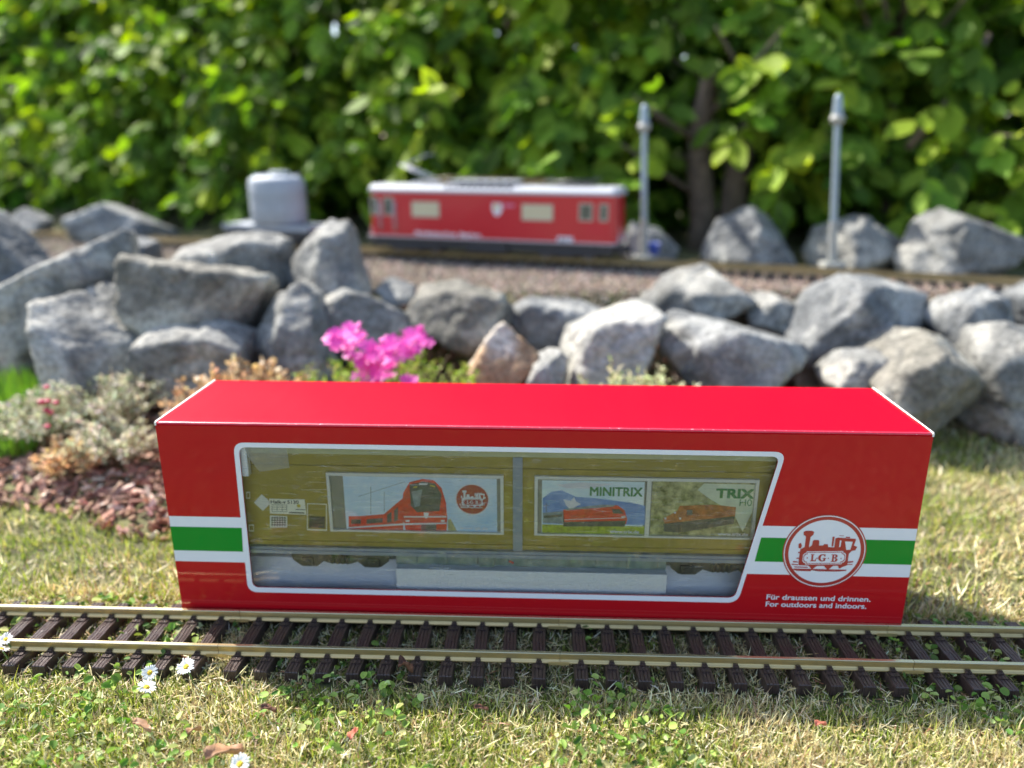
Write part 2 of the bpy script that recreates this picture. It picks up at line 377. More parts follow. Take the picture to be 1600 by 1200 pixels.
def roundel(parent, cx, cz, r, ya, d, inv, name='emblem'):
    e = sheet(name, [circ(cx, cz, r)], ya, WHITE, parent)
    if inv:
        sheet('emblem_disc', [circ(cx, cz, r * 0.93)], ya - d, DKRED, e); cm, pm = WHITE, DKRED
    else:
        sheet('emblem_rim', [circ(cx, cz, r * 1.03), circ(cx, cz, r * 1.0)], ya, DKRED, e)
        sheet('emblem_ring', [circ(cx, cz, r * 0.975), circ(cx, cz, r * 0.885)], ya - d, DKRED, e); cm, pm = DKRED, WHITE
    f = lambda P: [lp(u, v, cx, cz, r) for u, v in P]
    sheet('emblem_engine', [f(BODY)], ya - 2 * d, cm, e)
    sheet('emblem_engine_detail', [f(CHIM)], ya - 2.2 * d, cm, e)
    sheet('emblem_engine_detail', [f(STACK), f(LAMP)] + [f(b) for b in BARS], ya - 2.1 * d, cm, e)
    sheet('emblem_cab_window', [f([(838, 400), (896, 403), (886, 460), (856, 462), (848, 430)]), f([(800, 392), (812, 393), (810, 440), (800, 440)]), f([(655, 385), (662, 385), (660, 428), (655, 428)])], ya - 2.6 * d, pm, e)
    sheet('emblem_plate', [f(octag(540, 860, 470, 566, 12))], ya - 3 * d, pm, e)
    sheet('emblem_plate_line', [f(octag(545, 855, 475, 561, 12)), f(octag(550, 850, 480, 556, 12))], ya - 3.5 * d, cm, e)
    # serif letters L G B with dots
    S_ = []
    S_ += [[(603, 490), (625, 490), (625, 495), (618, 495), (618, 535), (632, 535), (638, 522), (642, 522), (640, 543), (597, 543), (597, 538), (604, 536), (604, 495), (597, 494), (597, 490)]]
    G = [(702, 492), (708, 492), (708, 510), (702, 510), (696, 500), (688, 497), (678, 502), (673, 517), (678, 533), (688, 538), (695, 536), (695, 524), (688, 523), (688, 519), (716, 519), (716, 523), (710, 525), (710, 538), (700, 543), (686, 545), (668, 540), (657, 528), (656, 510), (664, 497), (680, 490), (694, 492)]
    S_.append(G)
    S_ += [[(752, 493), (785, 493), (797, 499), (799, 508), (794, 516), (784, 519), (797, 523), (802, 532), (798, 542), (785, 548), (752, 548), (752, 543), (759, 542), (759, 499), (752, 498)]]
    holes = [[(773, 499), (780, 500), (783, 508), (779, 515), (773, 515)], [(773, 522), (782, 523), (785, 532), (781, 541), (773, 542)]]
    S_ += holes
    S_ += [[(u + math.cos(a) * 5, v + math.sin(a) * 5) for a in [k * math.pi / 4 for k in range(8)]] for u, v in ((574, 518), (648, 520), (732, 522), (826, 524))]
    sheet('emblem_letters', [f(s_) for s_ in S_], ya - 4 * d, cm, e)
    return e
roundel(box, LCX, LCZ, LR, y3, 0.0001, False)
text('slogan', 'Für draussen und drinnen.', 0.2155, 0.3100, 0.0318, 0.0052, y2, WHITE, box, bold=0.012)
text('slogan', 'For outdoors and indoors.', 0.2155, 0.3072, 0.0243, 0.0052, y2, WHITE, box, bold=0.012)
CREASE = mat('carton_crease', (0.56, 0.03, 0.035), 0.3, coat=0.4)
sheet('crease', [rect(X0 + .001, X1 - .001, 0.0155, 0.0160)], -0.0001, CREASE, box)

# ------------------------------------------------------------------ the model wagon inside
OLIVE = mat('mustard_paint', (0.34, 0.26, 0.04), 0.45, var=(9, 0.9, 1.1))
ROOFW = mat('wagon_roof_paint', (0.52, 0.52, 0.30), 0.5)
STEEL = mat('blue_grey_paint', (0.27, 0.32, 0.38), 0.45)
FRAMEG = mat('aluminium_frame', (0.72, 0.72, 0.66), 0.4)
CHASS = mat('grey_green_chassis', (0.20, 0.26, 0.23), 0.6, var=(80, 0.7, 1.3))
BOGIE = mat('dark_bogie', (0.055, 0.052, 0.035), 0.6, var=(120, 0.6, 1.6))
LABELM = mat('cream_label', (0.85, 0.83, 0.68), 0.5)
INK = mat('black_ink', (0.02, 0.02, 0.02), 0.5)
YEL = mat('yellow_dot', (0.55, 0.45, 0.05), 0.5)
SKYB = mat('poster_sky', (0.42, 0.66, 0.90), 0.4, var=(14, 0.9, 1.1), col2=(0.85, 0.90, 0.93))
SKYL = mat('poster_pale_sky', (0.62, 0.82, 0.92), 0.4, var=(20, 0.9, 1.1), col2=(0.85, 0.92, 0.92))
MOUNT = mat('poster_mountain', (0.10, 0.26, 0.66), 0.4, var=(50, 0.8, 1.1), col2=(0.28, 0.42, 0.72))
PRED = mat('poster_red', (0.74, 0.05, 0.025), 0.4, var=(150, 0.7, 1.15))
PDARK = mat('poster_dark', (0.07, 0.08, 0.07), 0.4, var=(200, 0.7, 1.6))
PGREY = mat('poster_grey', (0.24, 0.29, 0.31), 0.4, var=(200, 0.7, 1.3))
PGRASS = mat('poster_grass', (0.36, 0.44, 0.04), 0.4, var=(220, 0.6, 1.4))
PTREE = mat('poster_trees', (0.20, 0.24, 0.06), 0.4, var=(120, 0.4, 2.0), col2=(0.62, 0.60, 0.30))
PBRN = mat('poster_brown', (0.42, 0.14, 0.04), 0.4, var=(180, 0.6, 1.4))
PGRN = mat('poster_green_ink', (0.03, 0.22, 0.07), 0.4)
PMIST = mat('poster_mist', (0.66, 0.72, 0.55), 0.4, var=(40, 0.8, 1.1))

wg = tag(empty('goods_wagon', (0.02, 0.075, 0.037)), 'mustard model goods wagon with advertising panels, seen through the window of the red carton', 'model wagon')
def wl(o): o.location = Vector(o.location) - Vector(wg.location); return o
YW = 0.035
mb = MB()
mb.prism([(YW, 0.058), (0.115, 0.058), (0.115, 0.156), (YW, 0.156)], 'x', -0.290, 0.300); wl(mb.build('body', OLIVE, wg))
mb = MB()
mb.prism([(YW - 0.002, 0.1562), (0.117, 0.1562), (0.117, 0.166), (0.108, 0.174), (0.075, 0.178), (0.042, 0.174), (YW - 0.002, 0.166)], 'x', -0.292, 0.302)
mb.box(-0.035, -0.031, YW - 0.004, YW + .01, 0.166, 0.1735); mb.box(0.004, 0.008, YW - 0.004, YW + .01, 0.166, 0.1735)
wl(mb.build('roof', ROOFW, wg))
mb = MB(); mb.box(-0.290, 0.300, YW - 0.0015, YW, 0.1425, 0.1440); mb.box(-0.290, 0.3, YW - 0.001, YW, 0.062, 0.0632)
wl(mb.build('wall_rib', OLIVE, wg))
mb = MB(); mb.box(-0.0215, -0.0125, YW - 0.003, YW, 0.058, 0.156); wl(mb.build('door_post', STEEL, wg))
mb = MB(); mb.box(-0.290, 0.300, YW - 0.004, 0.119, 0.0505, 0.0578); mb.box(-0.290, .3, YW - .0052, YW - .004, 0.0535, 0.0548)
wl(mb.build('sill', STEEL, wg))
mb = MB(); mb.box(-0.138, 0.128, YW + 0.004, 0.110, 0.0372, 0.0503); mb.box(-0.285, 0.296, YW + 0.004, 0.110, 0.0478, 0.0504)
for k in range(9): mb.box(-0.12 + k * 0.03, -0.117 + k * 0.03, YW + 0.002, YW + 0.004, 0.040, 0.0503)
mb.box(-0.055, -0.040, YW - .001, YW + 0.004, 0.039, 0.0503); wl(mb.build('underframe', CHASS, wg))
mb = MB(); mb.box(-0.026, -0.021, YW + .002, YW + .0035, 0.042, 0.0435, rot=Matrix.Rotation(0.5, 4, 'Y')); wl(mb.build('brake_mark', PRED, wg))
for cx in (-0.193, 0.180):
    b = MB(); b.prism([(cx - 0.050, 0.0500), (cx - 0.048, 0.0415), (cx - 0.040, 0.0350), (cx - 0.024, 0.0345), (cx - 0.017, 0.0405), (cx - 0.010, 0.0380), (cx + 0.010, 0.0380), (cx + 0.017, 0.0405), (cx + 0.024, 0.0345), (cx + 0.040, 0.0350), (cx + 0.048, 0.0415), (cx + 0.050, 0.0500)], 'y', YW + 0.0005, YW + 0.0055)
    for q_ in range(4): b.cyl((cx - 0.0075 + q_ * 0.005, YW - 0.0005, 0.0390), (cx - 0.0075 + q_ * 0.005, YW - 0.0005, 0.0475), 0.0019, seg=10)
    b.box(cx - 0.03, cx + 0.03, YW + .006, 0.108, 0.040, 0.046)
    bo = wl(b.build('bogie', BOGIE, wg))
    for dx in (-0.033, 0.033):
        w = MB()
        for yy in (YW + 0.0075, 0.104):
            w.cyl((cx + dx, yy, 0.0445), (cx + dx, yy + 0.004, 0.0475), 0.0125, seg=24); w.cyl((cx + dx, yy + .004, 0.0475), (cx + dx, yy + 0.005, 0.0475), 0.0140, seg=24)
        w.cyl((cx + dx, YW + 0.0075, 0.0445), (cx + dx, 0.104, 0.0445), 0.003, seg=10)
        w.box(cx + dx - 0.006, cx + dx + 0.006, YW - 0.002, YW + 0.0004, 0.0355, 0.0450, bev=0.0015); w.cyl((cx + dx, YW - 0.003, 0.0400), (cx + dx, YW - 0.002, 0.0400), 0.0033, seg=14)
        w.build('wheelset', BOGIE, bo)
def poster(fx0, fx1, fz0, fz1):
    mb = MB(); y0, y1_ = YW - 0.003, YW; t = 0.003
    mb.box(fx0, fx1, y0, y1_, fz1 - t, fz1); mb.box(fx0, fx1, y0, y1_, fz0, fz0 + t * .6)
    mb.box(fx0, fx0 + t, y0, y1_, fz0 + t * .6, fz1 - t); mb.box(fx1 - t, fx1, y0, y1_, fz0 + t * .6, fz1 - t)
    return wl(mb.build('panel_frame', FRAMEG, wg))
def ps(p, name, loops, k, m):
    for lp_ in loops: o = sheet(name, [lp_], YW - 0.0003 - 0.0001 * k, m, p)
    return o
GREYP = mat('recess_grey', (0.24, 0.24, 0.19), 0.5)
# panel 1: railcar under a pale sky
p1 = poster(-0.2000, -0.0305, 0.0755, 0.1375)
ps(p1, 'panel_recess', [rect(-0.197, -0.0335, 0.0773, 0.1345)], 0, GREYP)
ps(p1, 'poster_background', [rect(-0.1845, -0.037, 0.0773, 0.1332)], 1, SKYB)
def zz(u, v):   # photo pixel to wagon wall
    d = (fw + rt * ((u - 800) / FPX) + up * ((600 - v) / FPX)); t = (YW - CAMP.y) / d.y; q = CAMP + d * t; return (q.x, q.z)
def Z(P): return [zz(u, v) for u, v in P]
ps(p1, 'poster_railcar', [Z([(634, 828), (628, 800), (630, 770), (640, 753), (660, 748), (678, 750), (690, 762), (697, 785), (699, 810), (698, 829)])], 2, PRED)
ps(p1, 'poster_coaches', [Z([(545, 806), (562, 806), (600, 803), (633, 775), (630, 828), (545, 828)])], 2.5, PRED)
ps(p1, 'poster_windscreen', [Z([(640, 757), (660, 752), (680, 755), (690, 772), (687, 798), (652, 800), (642, 790)])], 3, PDARK)
ps(p1, 'poster_side_windows', [Z([(549, 811), (564, 811), (564, 818), (549, 818)]), Z([(573, 811), (598, 809), (598, 816), (573, 818)]), Z([(605, 804), (612, 799), (612, 815), (605, 817)]), Z([(616, 797), (622, 791), (622, 812), (616, 815)]), Z([(658, 818), (682, 818), (682, 828), (658, 828)])], 3, PDARK)
ps(p1, 'poster_stripe', [Z([(545, 823), (632, 817), (698, 816), (698, 818), (632, 820), (545, 825)]), Z([(662, 800), (670, 801), (669, 808), (666, 810), (663, 807)])], 4, WHITE)
ps(p1, 'poster_headlight', [Z([(646, 760), (652, 759), (652, 761), (646, 762)]), Z([(672, 757), (680, 759), (680, 761), (672, 759)])], 4, YEL)
ps(p1, 'poster_nose_line', [Z([(631, 806), (697, 806), (698, 808), (631, 808)]), Z([(634, 812), (640, 812), (640, 815), (634, 815)]), Z([(689, 812), (695, 812), (695, 815), (689, 815)])], 3.5, WHITE)
ps(p1, 'poster_mast', [Z([(579, 760), (580, 760), (580, 803), (579, 803)]), Z([(600, 768), (601, 768), (601, 800), (600, 800)]), Z([(560, 775), (633, 752), (633, 752.8), (560, 775.8)])], 1.5, PGREY)
ps(p1, 'poster_display', [Z([(655, 754.5), (668, 754.5), (668, 757), (655, 757)])], 4, WHITE)
ps(p1, 'poster_glass_shine', [Z([(643, 768), (660, 764), (656, 790), (648, 792)])], 3.6, PGREY)
ps(p1, 'poster_bush', [Z([(700, 829), (700, 812), (704, 810), (714, 829)])], 2, PTREE)
cx_, cz_ = zz(738, 780); roundel(p1, cx_, cz_, 0.0165, YW - 0.0006, 0.00008, True)
a, b = zz(719, 826), zz(762, 827)
text('poster_lettering', 'www.lgb.de', a[0], b[0], a[1] - .0003, 0.0031, YW - 0.0006, WHITE, p1, bold=0.018)
# panels 2 and 3 in one long frame
p2 = poster(-0.0010, 0.2080, 0.0755, 0.1375)
ps(p2, 'panel_recess', [rect(0.002, 0.205, 0.0773, 0.1345)], 0, GREYP)
mb = MB(); mb.box(0.1045, 0.1085, YW - 0.003, YW - .0004, 0.0773, 0.1345); mb.build('frame_bar', FRAMEG, p2)
ps(p2, 'poster_background', [rect(0.0060, 0.1025, 0.0773, 0.1325)], 1, SKYL)
ps(p2, 'poster_mountain', [Z([(848, 818), (848, 778), (862, 768), (878, 766), (900, 776), (930, 778), (985, 785), (1008, 790), (1008, 820)])], 2, MOUNT)
ps(p2, 'poster_meadow', [Z([(847, 832), (847, 819), (1007, 822), (1007, 835)])], 3, PGRASS)
ps(p2, 'poster_steam', [Z([(885, 790), (880, 780), (892, 782), (897, 776), (900, 783), (908, 787), (900, 791), (892, 796)])], 3, WHITE)
ps(p2, 'poster_locomotive', [Z([(880, 796), (940, 789), (965, 789), (976, 797), (980, 811), (978, 818), (880, 820)])], 4, PRED)
ps(p2, 'poster_coach', [Z([(848, 801), (880, 798), (882, 818), (848, 816)])], 4, PGREY)
ps(p2, 'poster_engine_roof', [Z([(884, 794.5), (940, 788), (962, 788.5), (958, 791), (884, 797)])], 4.5, PGREY)
ps(p2, 'poster_engine_line', [Z([(882, 811), (975, 808), (975, 809), (882, 812)]), Z([(971, 806), (977, 806), (977, 808), (971, 808)])], 5, WHITE)
ps(p2, 'poster_mast', [Z([(853, 786), (854, 786), (854, 800), (853, 800)]), Z([(849, 789), (858, 789), (858, 789.7), (849, 789.7)])], 2.5, PDARK)
ps(p2, 'poster_cloud', [Z([(870, 757), (905, 753.5), (960, 756), (920, 763), (885, 763)])], 1.5, WHITE)
ps(p2, 'poster_engine_dark_parts', [Z([(880, 815), (978, 813), (976, 822), (880, 822)]), Z([(956, 795), (968, 795), (974, 802), (958, 802)]), Z([(850, 805), (878, 803), (878, 807), (850, 809)])], 5, PDARK)  # printed dark running gear, windscreen and coach windows
a, b = zz(922, 773), zz(1003, 775); text('poster_lettering', 'MINITRIX', a[0], b[0], b[1], 0.0090, YW - 0.0010, PGRN, p2, bold=0.016)
a, b = zz(953, 832), zz(998, 834); text('poster_lettering', 'www.trix.de', a[0], b[0], a[1], 0.0034, YW - 0.0010, WHITE, p2, bold=0.018)
ps(p2, 'poster_background', [rect(0.1100, 0.2045, 0.0773, 0.1335)], 1, PTREE)
ps(p2, 'poster_mist', [Z([(1090, 765), (1100, 755), (1180, 757), (1180, 790), (1160, 830), (1145, 800), (1110, 780)])], 2, PMIST)
ps(p2, 'poster_locomotive', [Z([(1036, 810), (1058, 798), (1062, 790), (1115, 788), (1150, 792), (1148, 808), (1105, 815), (1062, 822), (1040, 822)])], 3, PBRN)
ps(p2, 'poster_engine_dark_parts', [Z([(1036, 818), (1062, 815), (1148, 806), (1146, 818), (1062, 832), (1038, 830)]), Z([(1073, 796), (1082, 796), (1082, 804), (1073, 805)])], 4, PDARK)  # printed dark running gear and cab window
ps(p2, 'poster_headlight', [Z([(1053, 799), (1056, 799), (1056, 802), (1053, 802)]), Z([(1061, 808), (1064, 808), (1064, 811), (1061, 811)]), Z([(1038, 808), (1041, 808), (1041, 811), (1038, 811)])], 5, WHITE)
a, b = zz(1119, 776), zz(1176, 778); text('poster_lettering', 'TRIX', a[0], b[0], b[1], 0.0092, YW - 0.0010, PGRN, p2, bold=0.03)
a, b = zz(1155, 789), zz(1174, 790); text('poster_lettering', 'H0', a[0], b[0], b[1], 0.0070, YW - 0.0010, PGRN, p2, bold=0.0)
a, b = zz(1121, 837), zz(1168, 838); text('poster_lettering', 'www.trix.de', a[0], min(b[0], .2035), 0.0785, 0.0032, YW - 0.0010, WHITE, p2, bold=0.018)
# lettering on the left end of the wagon
yl = YW - 0.0005
def sh(name, loops, m, k=0): o = sheet(name, loops, yl - 0.0001 * k, m, wg); return wl(o)
sh('diamond_sign', [Z([(409, 772), (424, 785), (411, 798), (397, 785)])], FRAMEG)
sh('data_plate', [Z([(421, 779), (476, 780), (479, 804), (422, 802)])], LABELM)
a, b = zz(424, 786), zz(467, 787); wl(text('wagon_number', 'Haik-v 5130', a[0], b[0], a[1], 0.0036, yl - .0002, INK, wg, bold=0.015))
lines = []
for v in (788, 791.5, 795, 798.5): lines.append(Z([(425, v), (449, v + .3), (449, v + .9), (425, v + .6)]))
for u in (425, 433, 441, 448): lines.append(Z([(u, 789), (u + .6, 789), (u + .6, 798), (u, 798)]))
lines += [Z([(452, 799.5), (476, 800.3), (476, 802), (452, 801.2)]), Z([(462, 795), (477, 795.4), (477, 796.6), (462, 796.2)])]
for k, lpz in enumerate(lines): pass
sh('data_table', lines[:4], INK, 1); sh('data_table', lines[4:8], INK, 2); sh('data_table', lines[8:], INK, 1)
c = zz(467, 790); sh('yellow_dot', [circ(c[0], c[1], 0.0019, 16)], YEL, 1)
HATCH = []
for k in range(6):
    HATCH.append(Z([(425 + 4 * k, 807), (426.2 + 4 * k, 807), (426.2 + 4 * k, 822), (425 + 4 * k, 822)]))
sh('hatch_sign', [Z([(422, 805), (449, 806), (449, 824), (422, 824)])], FRAMEG)
sh('hatch_grid', HATCH, BOGIE, 1)
sh('hatch_grid', [Z([(424, 808 + 3.6 * k), (447, 808 + 3.6 * k), (447, 809.4 + 3.6 * k), (424, 809.4 + 3.6 * k)]) for k in range(4)], BOGIE, 2)
sh('outline_box', [Z([(480, 786), (511, 787), (511, 829), (480, 828)]), Z([(481.3, 787.2), (509.7, 788.2), (509.7, 827), (481.3, 826)])], LABELM)
sh('dark_hatch', [Z([(483, 806), (508, 807), (508, 825), (483, 824)])], BOGIE)
sh('small_sign', [Z([(385, 768), (391, 768), (391, 779), (385, 779)]), Z([(386.5, 770), (390, 770), (390, 777), (386.5, 777)])], LABELM)
sh('small_sign', [Z([(389, 819), (397, 819), (397, 830), (389, 830)]), Z([(390.5, 821), (396, 821), (396, 828), (390.5, 828)])], LABELM)

wg.scale = (0.966, 0.966, 0.966); wg.location = (0.0196, 0.0509, 0.0505)
mb = MB(); mb.box(-0.132, 0.124, 0.0075, 0.105, T + .0003, 0.0504, bev=0.001)
for (xa, xb, lb) in ((-0.332, -0.1323, 'left'), (0.1243, 0.332, 'right')):
    tb = MB(); tb.prism([(0.0045, T + .0003), (0.108, T + .0003), (0.108, 0.046), (0.034, 0.045), (0.0095, 0.022)], 'x', xa, xb)  # added insert, front sloped to catch more light from the window
    tag(tb.build('added_insert', INNER), 'added pale card insert, sloped to catch light, under the %s end of the mustard model wagon' % lb, 'card insert', 'added card inserts in the carton')
tag(mb.build('foam_cradle', FOAM), 'white foam block carrying the model wagon inside the red carton', 'packing foam')
mb = MB(); mb.box(-0.285, -0.2625, 0.0035, 0.0095, 0.145, 0.186, bev=0.001)
tag(mb.build('foam_end_piece', FOAM), 'pale foam corner piece at the left end of the carton window', 'packing foam')

# ------------------------------------------------------------------ brass track in front
PITCH = 0.0268; TYAW = 0.0060; TCY = -0.0309; RS = 1.12
def rail_profile(cy, z0=0.0003, h=0.0083):
    h = 0.0083
    return [(cy + y * RS, z0 + z * RS) for y, z in [(-0.0031, 0), (0.0031, 0), (0.0031, 0.0009), (0.0016, 0.0019), (0.0011, 0.0026), (0.0011, 0.0048), (0.0017, 0.0055), (0.0017, 0.0079), (0.0013, h), (-0.0013, h), (-0.0017, 0.0079), (-0.0017, 0.0055), (-0.0011, 0.0048), (-0.0011, 0.0026), (-0.0016, 0.0019), (-0.0031, 0.0009)]]
RAILY = (-0.0264, 0.0264)
def sleeper_mesh():
    b = MB(); w, hl = 0.0058, 0.0496
    # grooved top: sleeper with long shallow grain channels
    prof = [(-w - 0.0004, -0.0095), (-w, -0.0006), (-w + 0.0005, 0.0), (-0.0036, 0.0), (-0.0032, -0.0006), (-0.0028, 0.0), (-0.0004, 0.0), (0.0, -0.0007), (0.0004, 0.0), (0.0026, 0.0), (0.0030, -0.0005), (0.0034, 0.0), (w - 0.0005, 0.0), (w, -0.0006), (w + 0.0004, -0.0095)]
    ys_ = [-hl, -hl + .0006] + list(np.linspace(-hl + 0.004, hl - 0.004, 12)) + [hl - .0006, hl]; rings = []
    for i, y in enumerate(ys_):
        s = 0.9 if i in (0, len(ys_) - 1) else 1.0
        sh_ = 0.0004 * math.sin(i * 2.1)
        rings.append([b.b.verts.new((x * s + (sh_ if abs(x) < 0.0038 else 0), y, z - (0.0006 if s < 1 and z > -0.003 else 0))) for x, z in prof])
    for A, Bq in zip(rings, rings[1:]):
        for k in range(len(prof)):
            b.b.faces.new((A[k], A[(k + 1) % len(prof)], Bq[(k + 1) % len(prof)], Bq[k]))
    b.b.faces.new(rings[0][::-1]); b.b.faces.new(rings[-1])
    for ry in RAILY:   # moulded chairs gripping the rail foot
        for s in (-1, 1):
            b.box(-0.0040, 0.0040, ry + s * 0.0068 - 0.0030, ry + s * 0.0068 + 0.0030, 0.00005, 0.0011)
            b.box(-0.0026, 0.0026, ry + s * 0.0043 - 0.0012, ry + s * 0.0043 + 0.0012, 0.0011, 0.0030, bev=0.0004)
            b.box(-0.0020, 0.0020, ry + s * 0.0028 - 0.0010, ry + s * 0.0028 + 0.0010, 0.0014, 0.0040)
            b.ball((0, ry + s * 0.0074, 0.0013), 0.0011, (1, 1, 0.7), sub=1)
    b.cyl((0, 0.0, -0.0005), (0, 0.0, 0.00025), 0.0012, seg=12)
    me = b.build('sleeper', SLEEPER); d = me.data; bpy.data.objects.remove(me); return d
SLM = sleeper_mesh()
def track_section(x0i, n, label, loc_extra=0.0):
    """x0i: x of the first sleeper"""
    xm = x0i + PITCH * (n - 1) / 2; ln = PITCH * (n - 1) + 0.0368
    t = tag(empty('track_section', (xm, TCY + TYAW * xm, 0), TYAW), label, 'track', 'sections of the brass model track')
    for ry in RAILY:
        b = MB(); b.prism(rail_profile(ry), 'x', -ln / 2 + 0.0002, ln / 2 - 0.0002)
        # rail joiner shoe at the right end
        ro_ = b.build('rail', [BRASS, HEAD], t)
        for p_ in ro_.data.polygons:
            if p_.normal.z > 0.6 and p_.center.z > 0.0085: p_.material_index = 1
        j = MB(); j.box(ln / 2 - 0.010, ln / 2 + 0.008, ry - 0.0041, ry - 0.0036, -0.0002, 0.0024); j.box(ln / 2 - 0.010, ln / 2 + 0.008, ry + 0.0036, ry + 0.0041, -0.0002, 0.0024)
        j.box(ln / 2 - 0.010, ln / 2 + 0.008, ry - 0.0041, ry + 0.0041, -0.0007, -0.0002)
        j.build('rail_joiner', BRASS, t)
    for k in range(n):
        o = bpy.data.objects.new('sleeper', SLM); o.location = (-(n - 1) / 2 * PITCH + k * PITCH, 0, 0)
        if k % 3 == 1: o.rotation_euler = (0, 0, math.pi)
        link(o, t)
    return t
XS = -0.2629
SEC = 10 * PITCH + 0.0368
for k_, lb_ in ((-2, 'brass track section continuing beyond the left edge of the lawn view'),
                (-1, 'sunlit brass track section at the left end, beside the daisies'),
                (0, 'brass track section in front of the left half of the red carton'),
                (1, 'brass track section in front of the right half of the carton'),
                (2, 'brass track section running out past the right end of the red carton'),
                (3, 'brass track section continuing beyond the right edge of the lawn view')):
    track_section(XS + k_ * SEC, 11, lb_)
SLX = [XS + s * SEC + k * PITCH for s in range(-2, 4) for k in range(11)]

# ------------------------------------------------------------------ lawn
GRASS = mat('grass_blades', (0.2, 0.3, 0.05), 0.5, attr=True, trans=0.28, spec=0.35)
GREENS = [(0.19, 0.25, 0.045), (0.32, 0.38, 0.07), (0.44, 0.47, 0.11), (0.10, 0.15, 0.03)]
STRAW = [(0.62, 0.54, 0.28), (0.50, 0.43, 0.20), (0.72, 0.66, 0.44), (0.30, 0.21, 0.11)]
def free(P, margin=0.001):
    x, y = P[:, 0], P[:, 1]
    ok = ~((np.abs(x) < L / 2 + 0.002) & (y > -0.002) & (y < D + 0.004))
    cy = TCY + TYAW * x
    near = np.abs(y - cy) < 0.0515
    d = np.min(np.abs(x[:, None] - np.array(SLX)[None, :]), axis=1)
    on = near & (d < 0.0068)
    return ok & ~on
def noise2(P, s, off=0.0):
    return np.array([noise.noise(Vector((p[0] * s + off, p[1] * s, off))) for p in P])
def tz(P): return np.array([terrain(a, b) for a, b in P])
def lawn_pts(N, x0, x1, y0, y1, ymax_mask=True):
    P = np.stack([RNG.uniform(x0, x1, N), RNG.uniform(y0, y1, N)], 1); P = P[free(P)]
    if ymax_mask:   # planting bed on the left behind the carton stays bare
        edge = 0.195 - 0.09 * (P[:, 0] + 0.5) + 0.02 * np.sin(P[:, 0] * 19 + 1)
        bed = (P[:, 0] < -0.28) & (P[:, 1] > edge) | (P[:, 1] > 0.60) | ((P[:, 0] < 0.30) & (P[:, 1] > 0.34))
        P = P[~bed]
    return P
def blades(name, P, lmin, lmax, wmin, wmax, flat, label=None):
    N = len(P); z = tz(P)
    nz = noise2(P, 9.0) + 0.5 * noise2(P, 31.0, 5.0)
    green_bias = np.clip(0.64 - 0.42 * P[:, 0] + 0.75 * nz, 0.06, 0.93)
    isg = RNG.random(N) < green_bias
    col = np.where(isg[:, None], pick(GREENS, (3, 4, 3, 1.5), N), pick(STRAW, (4, 3, 3, 2), N))
    ang = RNG.uniform(0, 2 * np.pi, N); tilt = np.abs(RNG.normal(0, 1, N)) * flat + 0.12
    tilt = np.where(isg, tilt, tilt * 1.35); tilt = np.clip(tilt, 0, 1.5)
    d = np.stack([np.cos(ang) * np.sin(tilt), np.sin(ang) * np.sin(tilt), np.cos(tilt)], 1)
    nr = np.stack([np.cos(ang) * np.cos(tilt), np.sin(ang) * np.cos(tilt), -np.sin(tilt)], 1) + RNG.normal(0, 0.35, (N, 3))
    ln = RNG.uniform(lmin, lmax, N) * np.where(RNG.random(N) < 0.06, 1.6, 1.0); w = RNG.uniform(wmin, wmax, N)
    ln = ln * np.where(np.abs(P[:, 1] - TCY) < 0.066, 0.55, 1.0)
    Bs = frames(d, nr) * np.stack([w, ln * RNG.uniform(0.15, 1.1, N), ln], 1)[:, None, :]
    pos = np.stack([P[:, 0], P[:, 1], z - 0.001 + np.where(isg, 0, RNG.uniform(0, 0.005, N))], 1)
    tv = []; 
    for t, ww in ((0, 0.45), (0.3, 0.5), (0.65, 0.38)):
        tv += [(-ww, -t * t, t * 0.98), (ww, -t * t, t * 0.98)]
    tv.append((0, -1.0, 0.92))
    tf = [(0, 1, 3, 2), (2, 3, 5, 4), (4, 5, 6)]
    return scatter(name, tv, tf, pos, Bs, col, GRASS)
Pf = lawn_pts(125000, -0.56, 0.56, -0.30, 0.05)
tag(blades('lawn_grass', Pf, 0.005, 0.0130, 0.0006, 0.0014, 1.4), 'short green and straw coloured lawn grass around the brass track', 'grass', kind='stuff')
Pm = np.concatenate([lawn_pts(85000, -1.25, 1.25, 0.02, 0.66), lawn_pts(30000, -1.0, 1.0, -1.1, -0.28), lawn_pts(9000, -1.0, -0.5, -0.3, 0.05), lawn_pts(9000, 0.5, 1.0, -0.3, 0.05)])
tag(blades('back_lawn_grass', Pm, 0.007, 0.016, 0.0010, 0.0022, 1.5), 'dry yellow green lawn grass stretching away beyond the track', 'grass', kind='stuff')
# thatch: dry clippings lying flat
def clippings(name, P, lmin, lmax, w, cols, wt, label):
    N = len(P); ang = RNG.uniform(0, 2 * np.pi, N); tl = RNG.normal(0, 0.28, N)
    d = np.stack([np.cos(ang) * np.cos(tl), np.sin(ang) * np.cos(tl), np.sin(tl)], 1)
    nr = np.array([[0, 0, 1.0]]) + RNG.normal(0, 0.4, (N, 3)); ln = RNG.uniform(lmin, lmax, N)
    Bs = frames(d, nr) * np.stack([RNG.uniform(0.6, 1.2, N) * w, ln * RNG.uniform(-0.6, 0.6, N), ln], 1)[:, None, :]
    pos = np.stack([P[:, 0], P[:, 1], tz(P) + RNG.uniform(0.001, 0.007, N)], 1)
    tv = [(-0.5, 0, 0), (0.5, 0, 0), (-0.5, 0.25, 0.5), (0.5, 0.25, 0.5), (0, 0, 1)]
    return tag(scatter(name, tv, [(0, 1, 3, 2), (2, 3, 4)], pos, Bs, pick(cols, wt, N), GRASS), label, 'clippings', kind='stuff')
Pt = lawn_pts(20000, -0.56, 0.56, -0.30, 0.05)
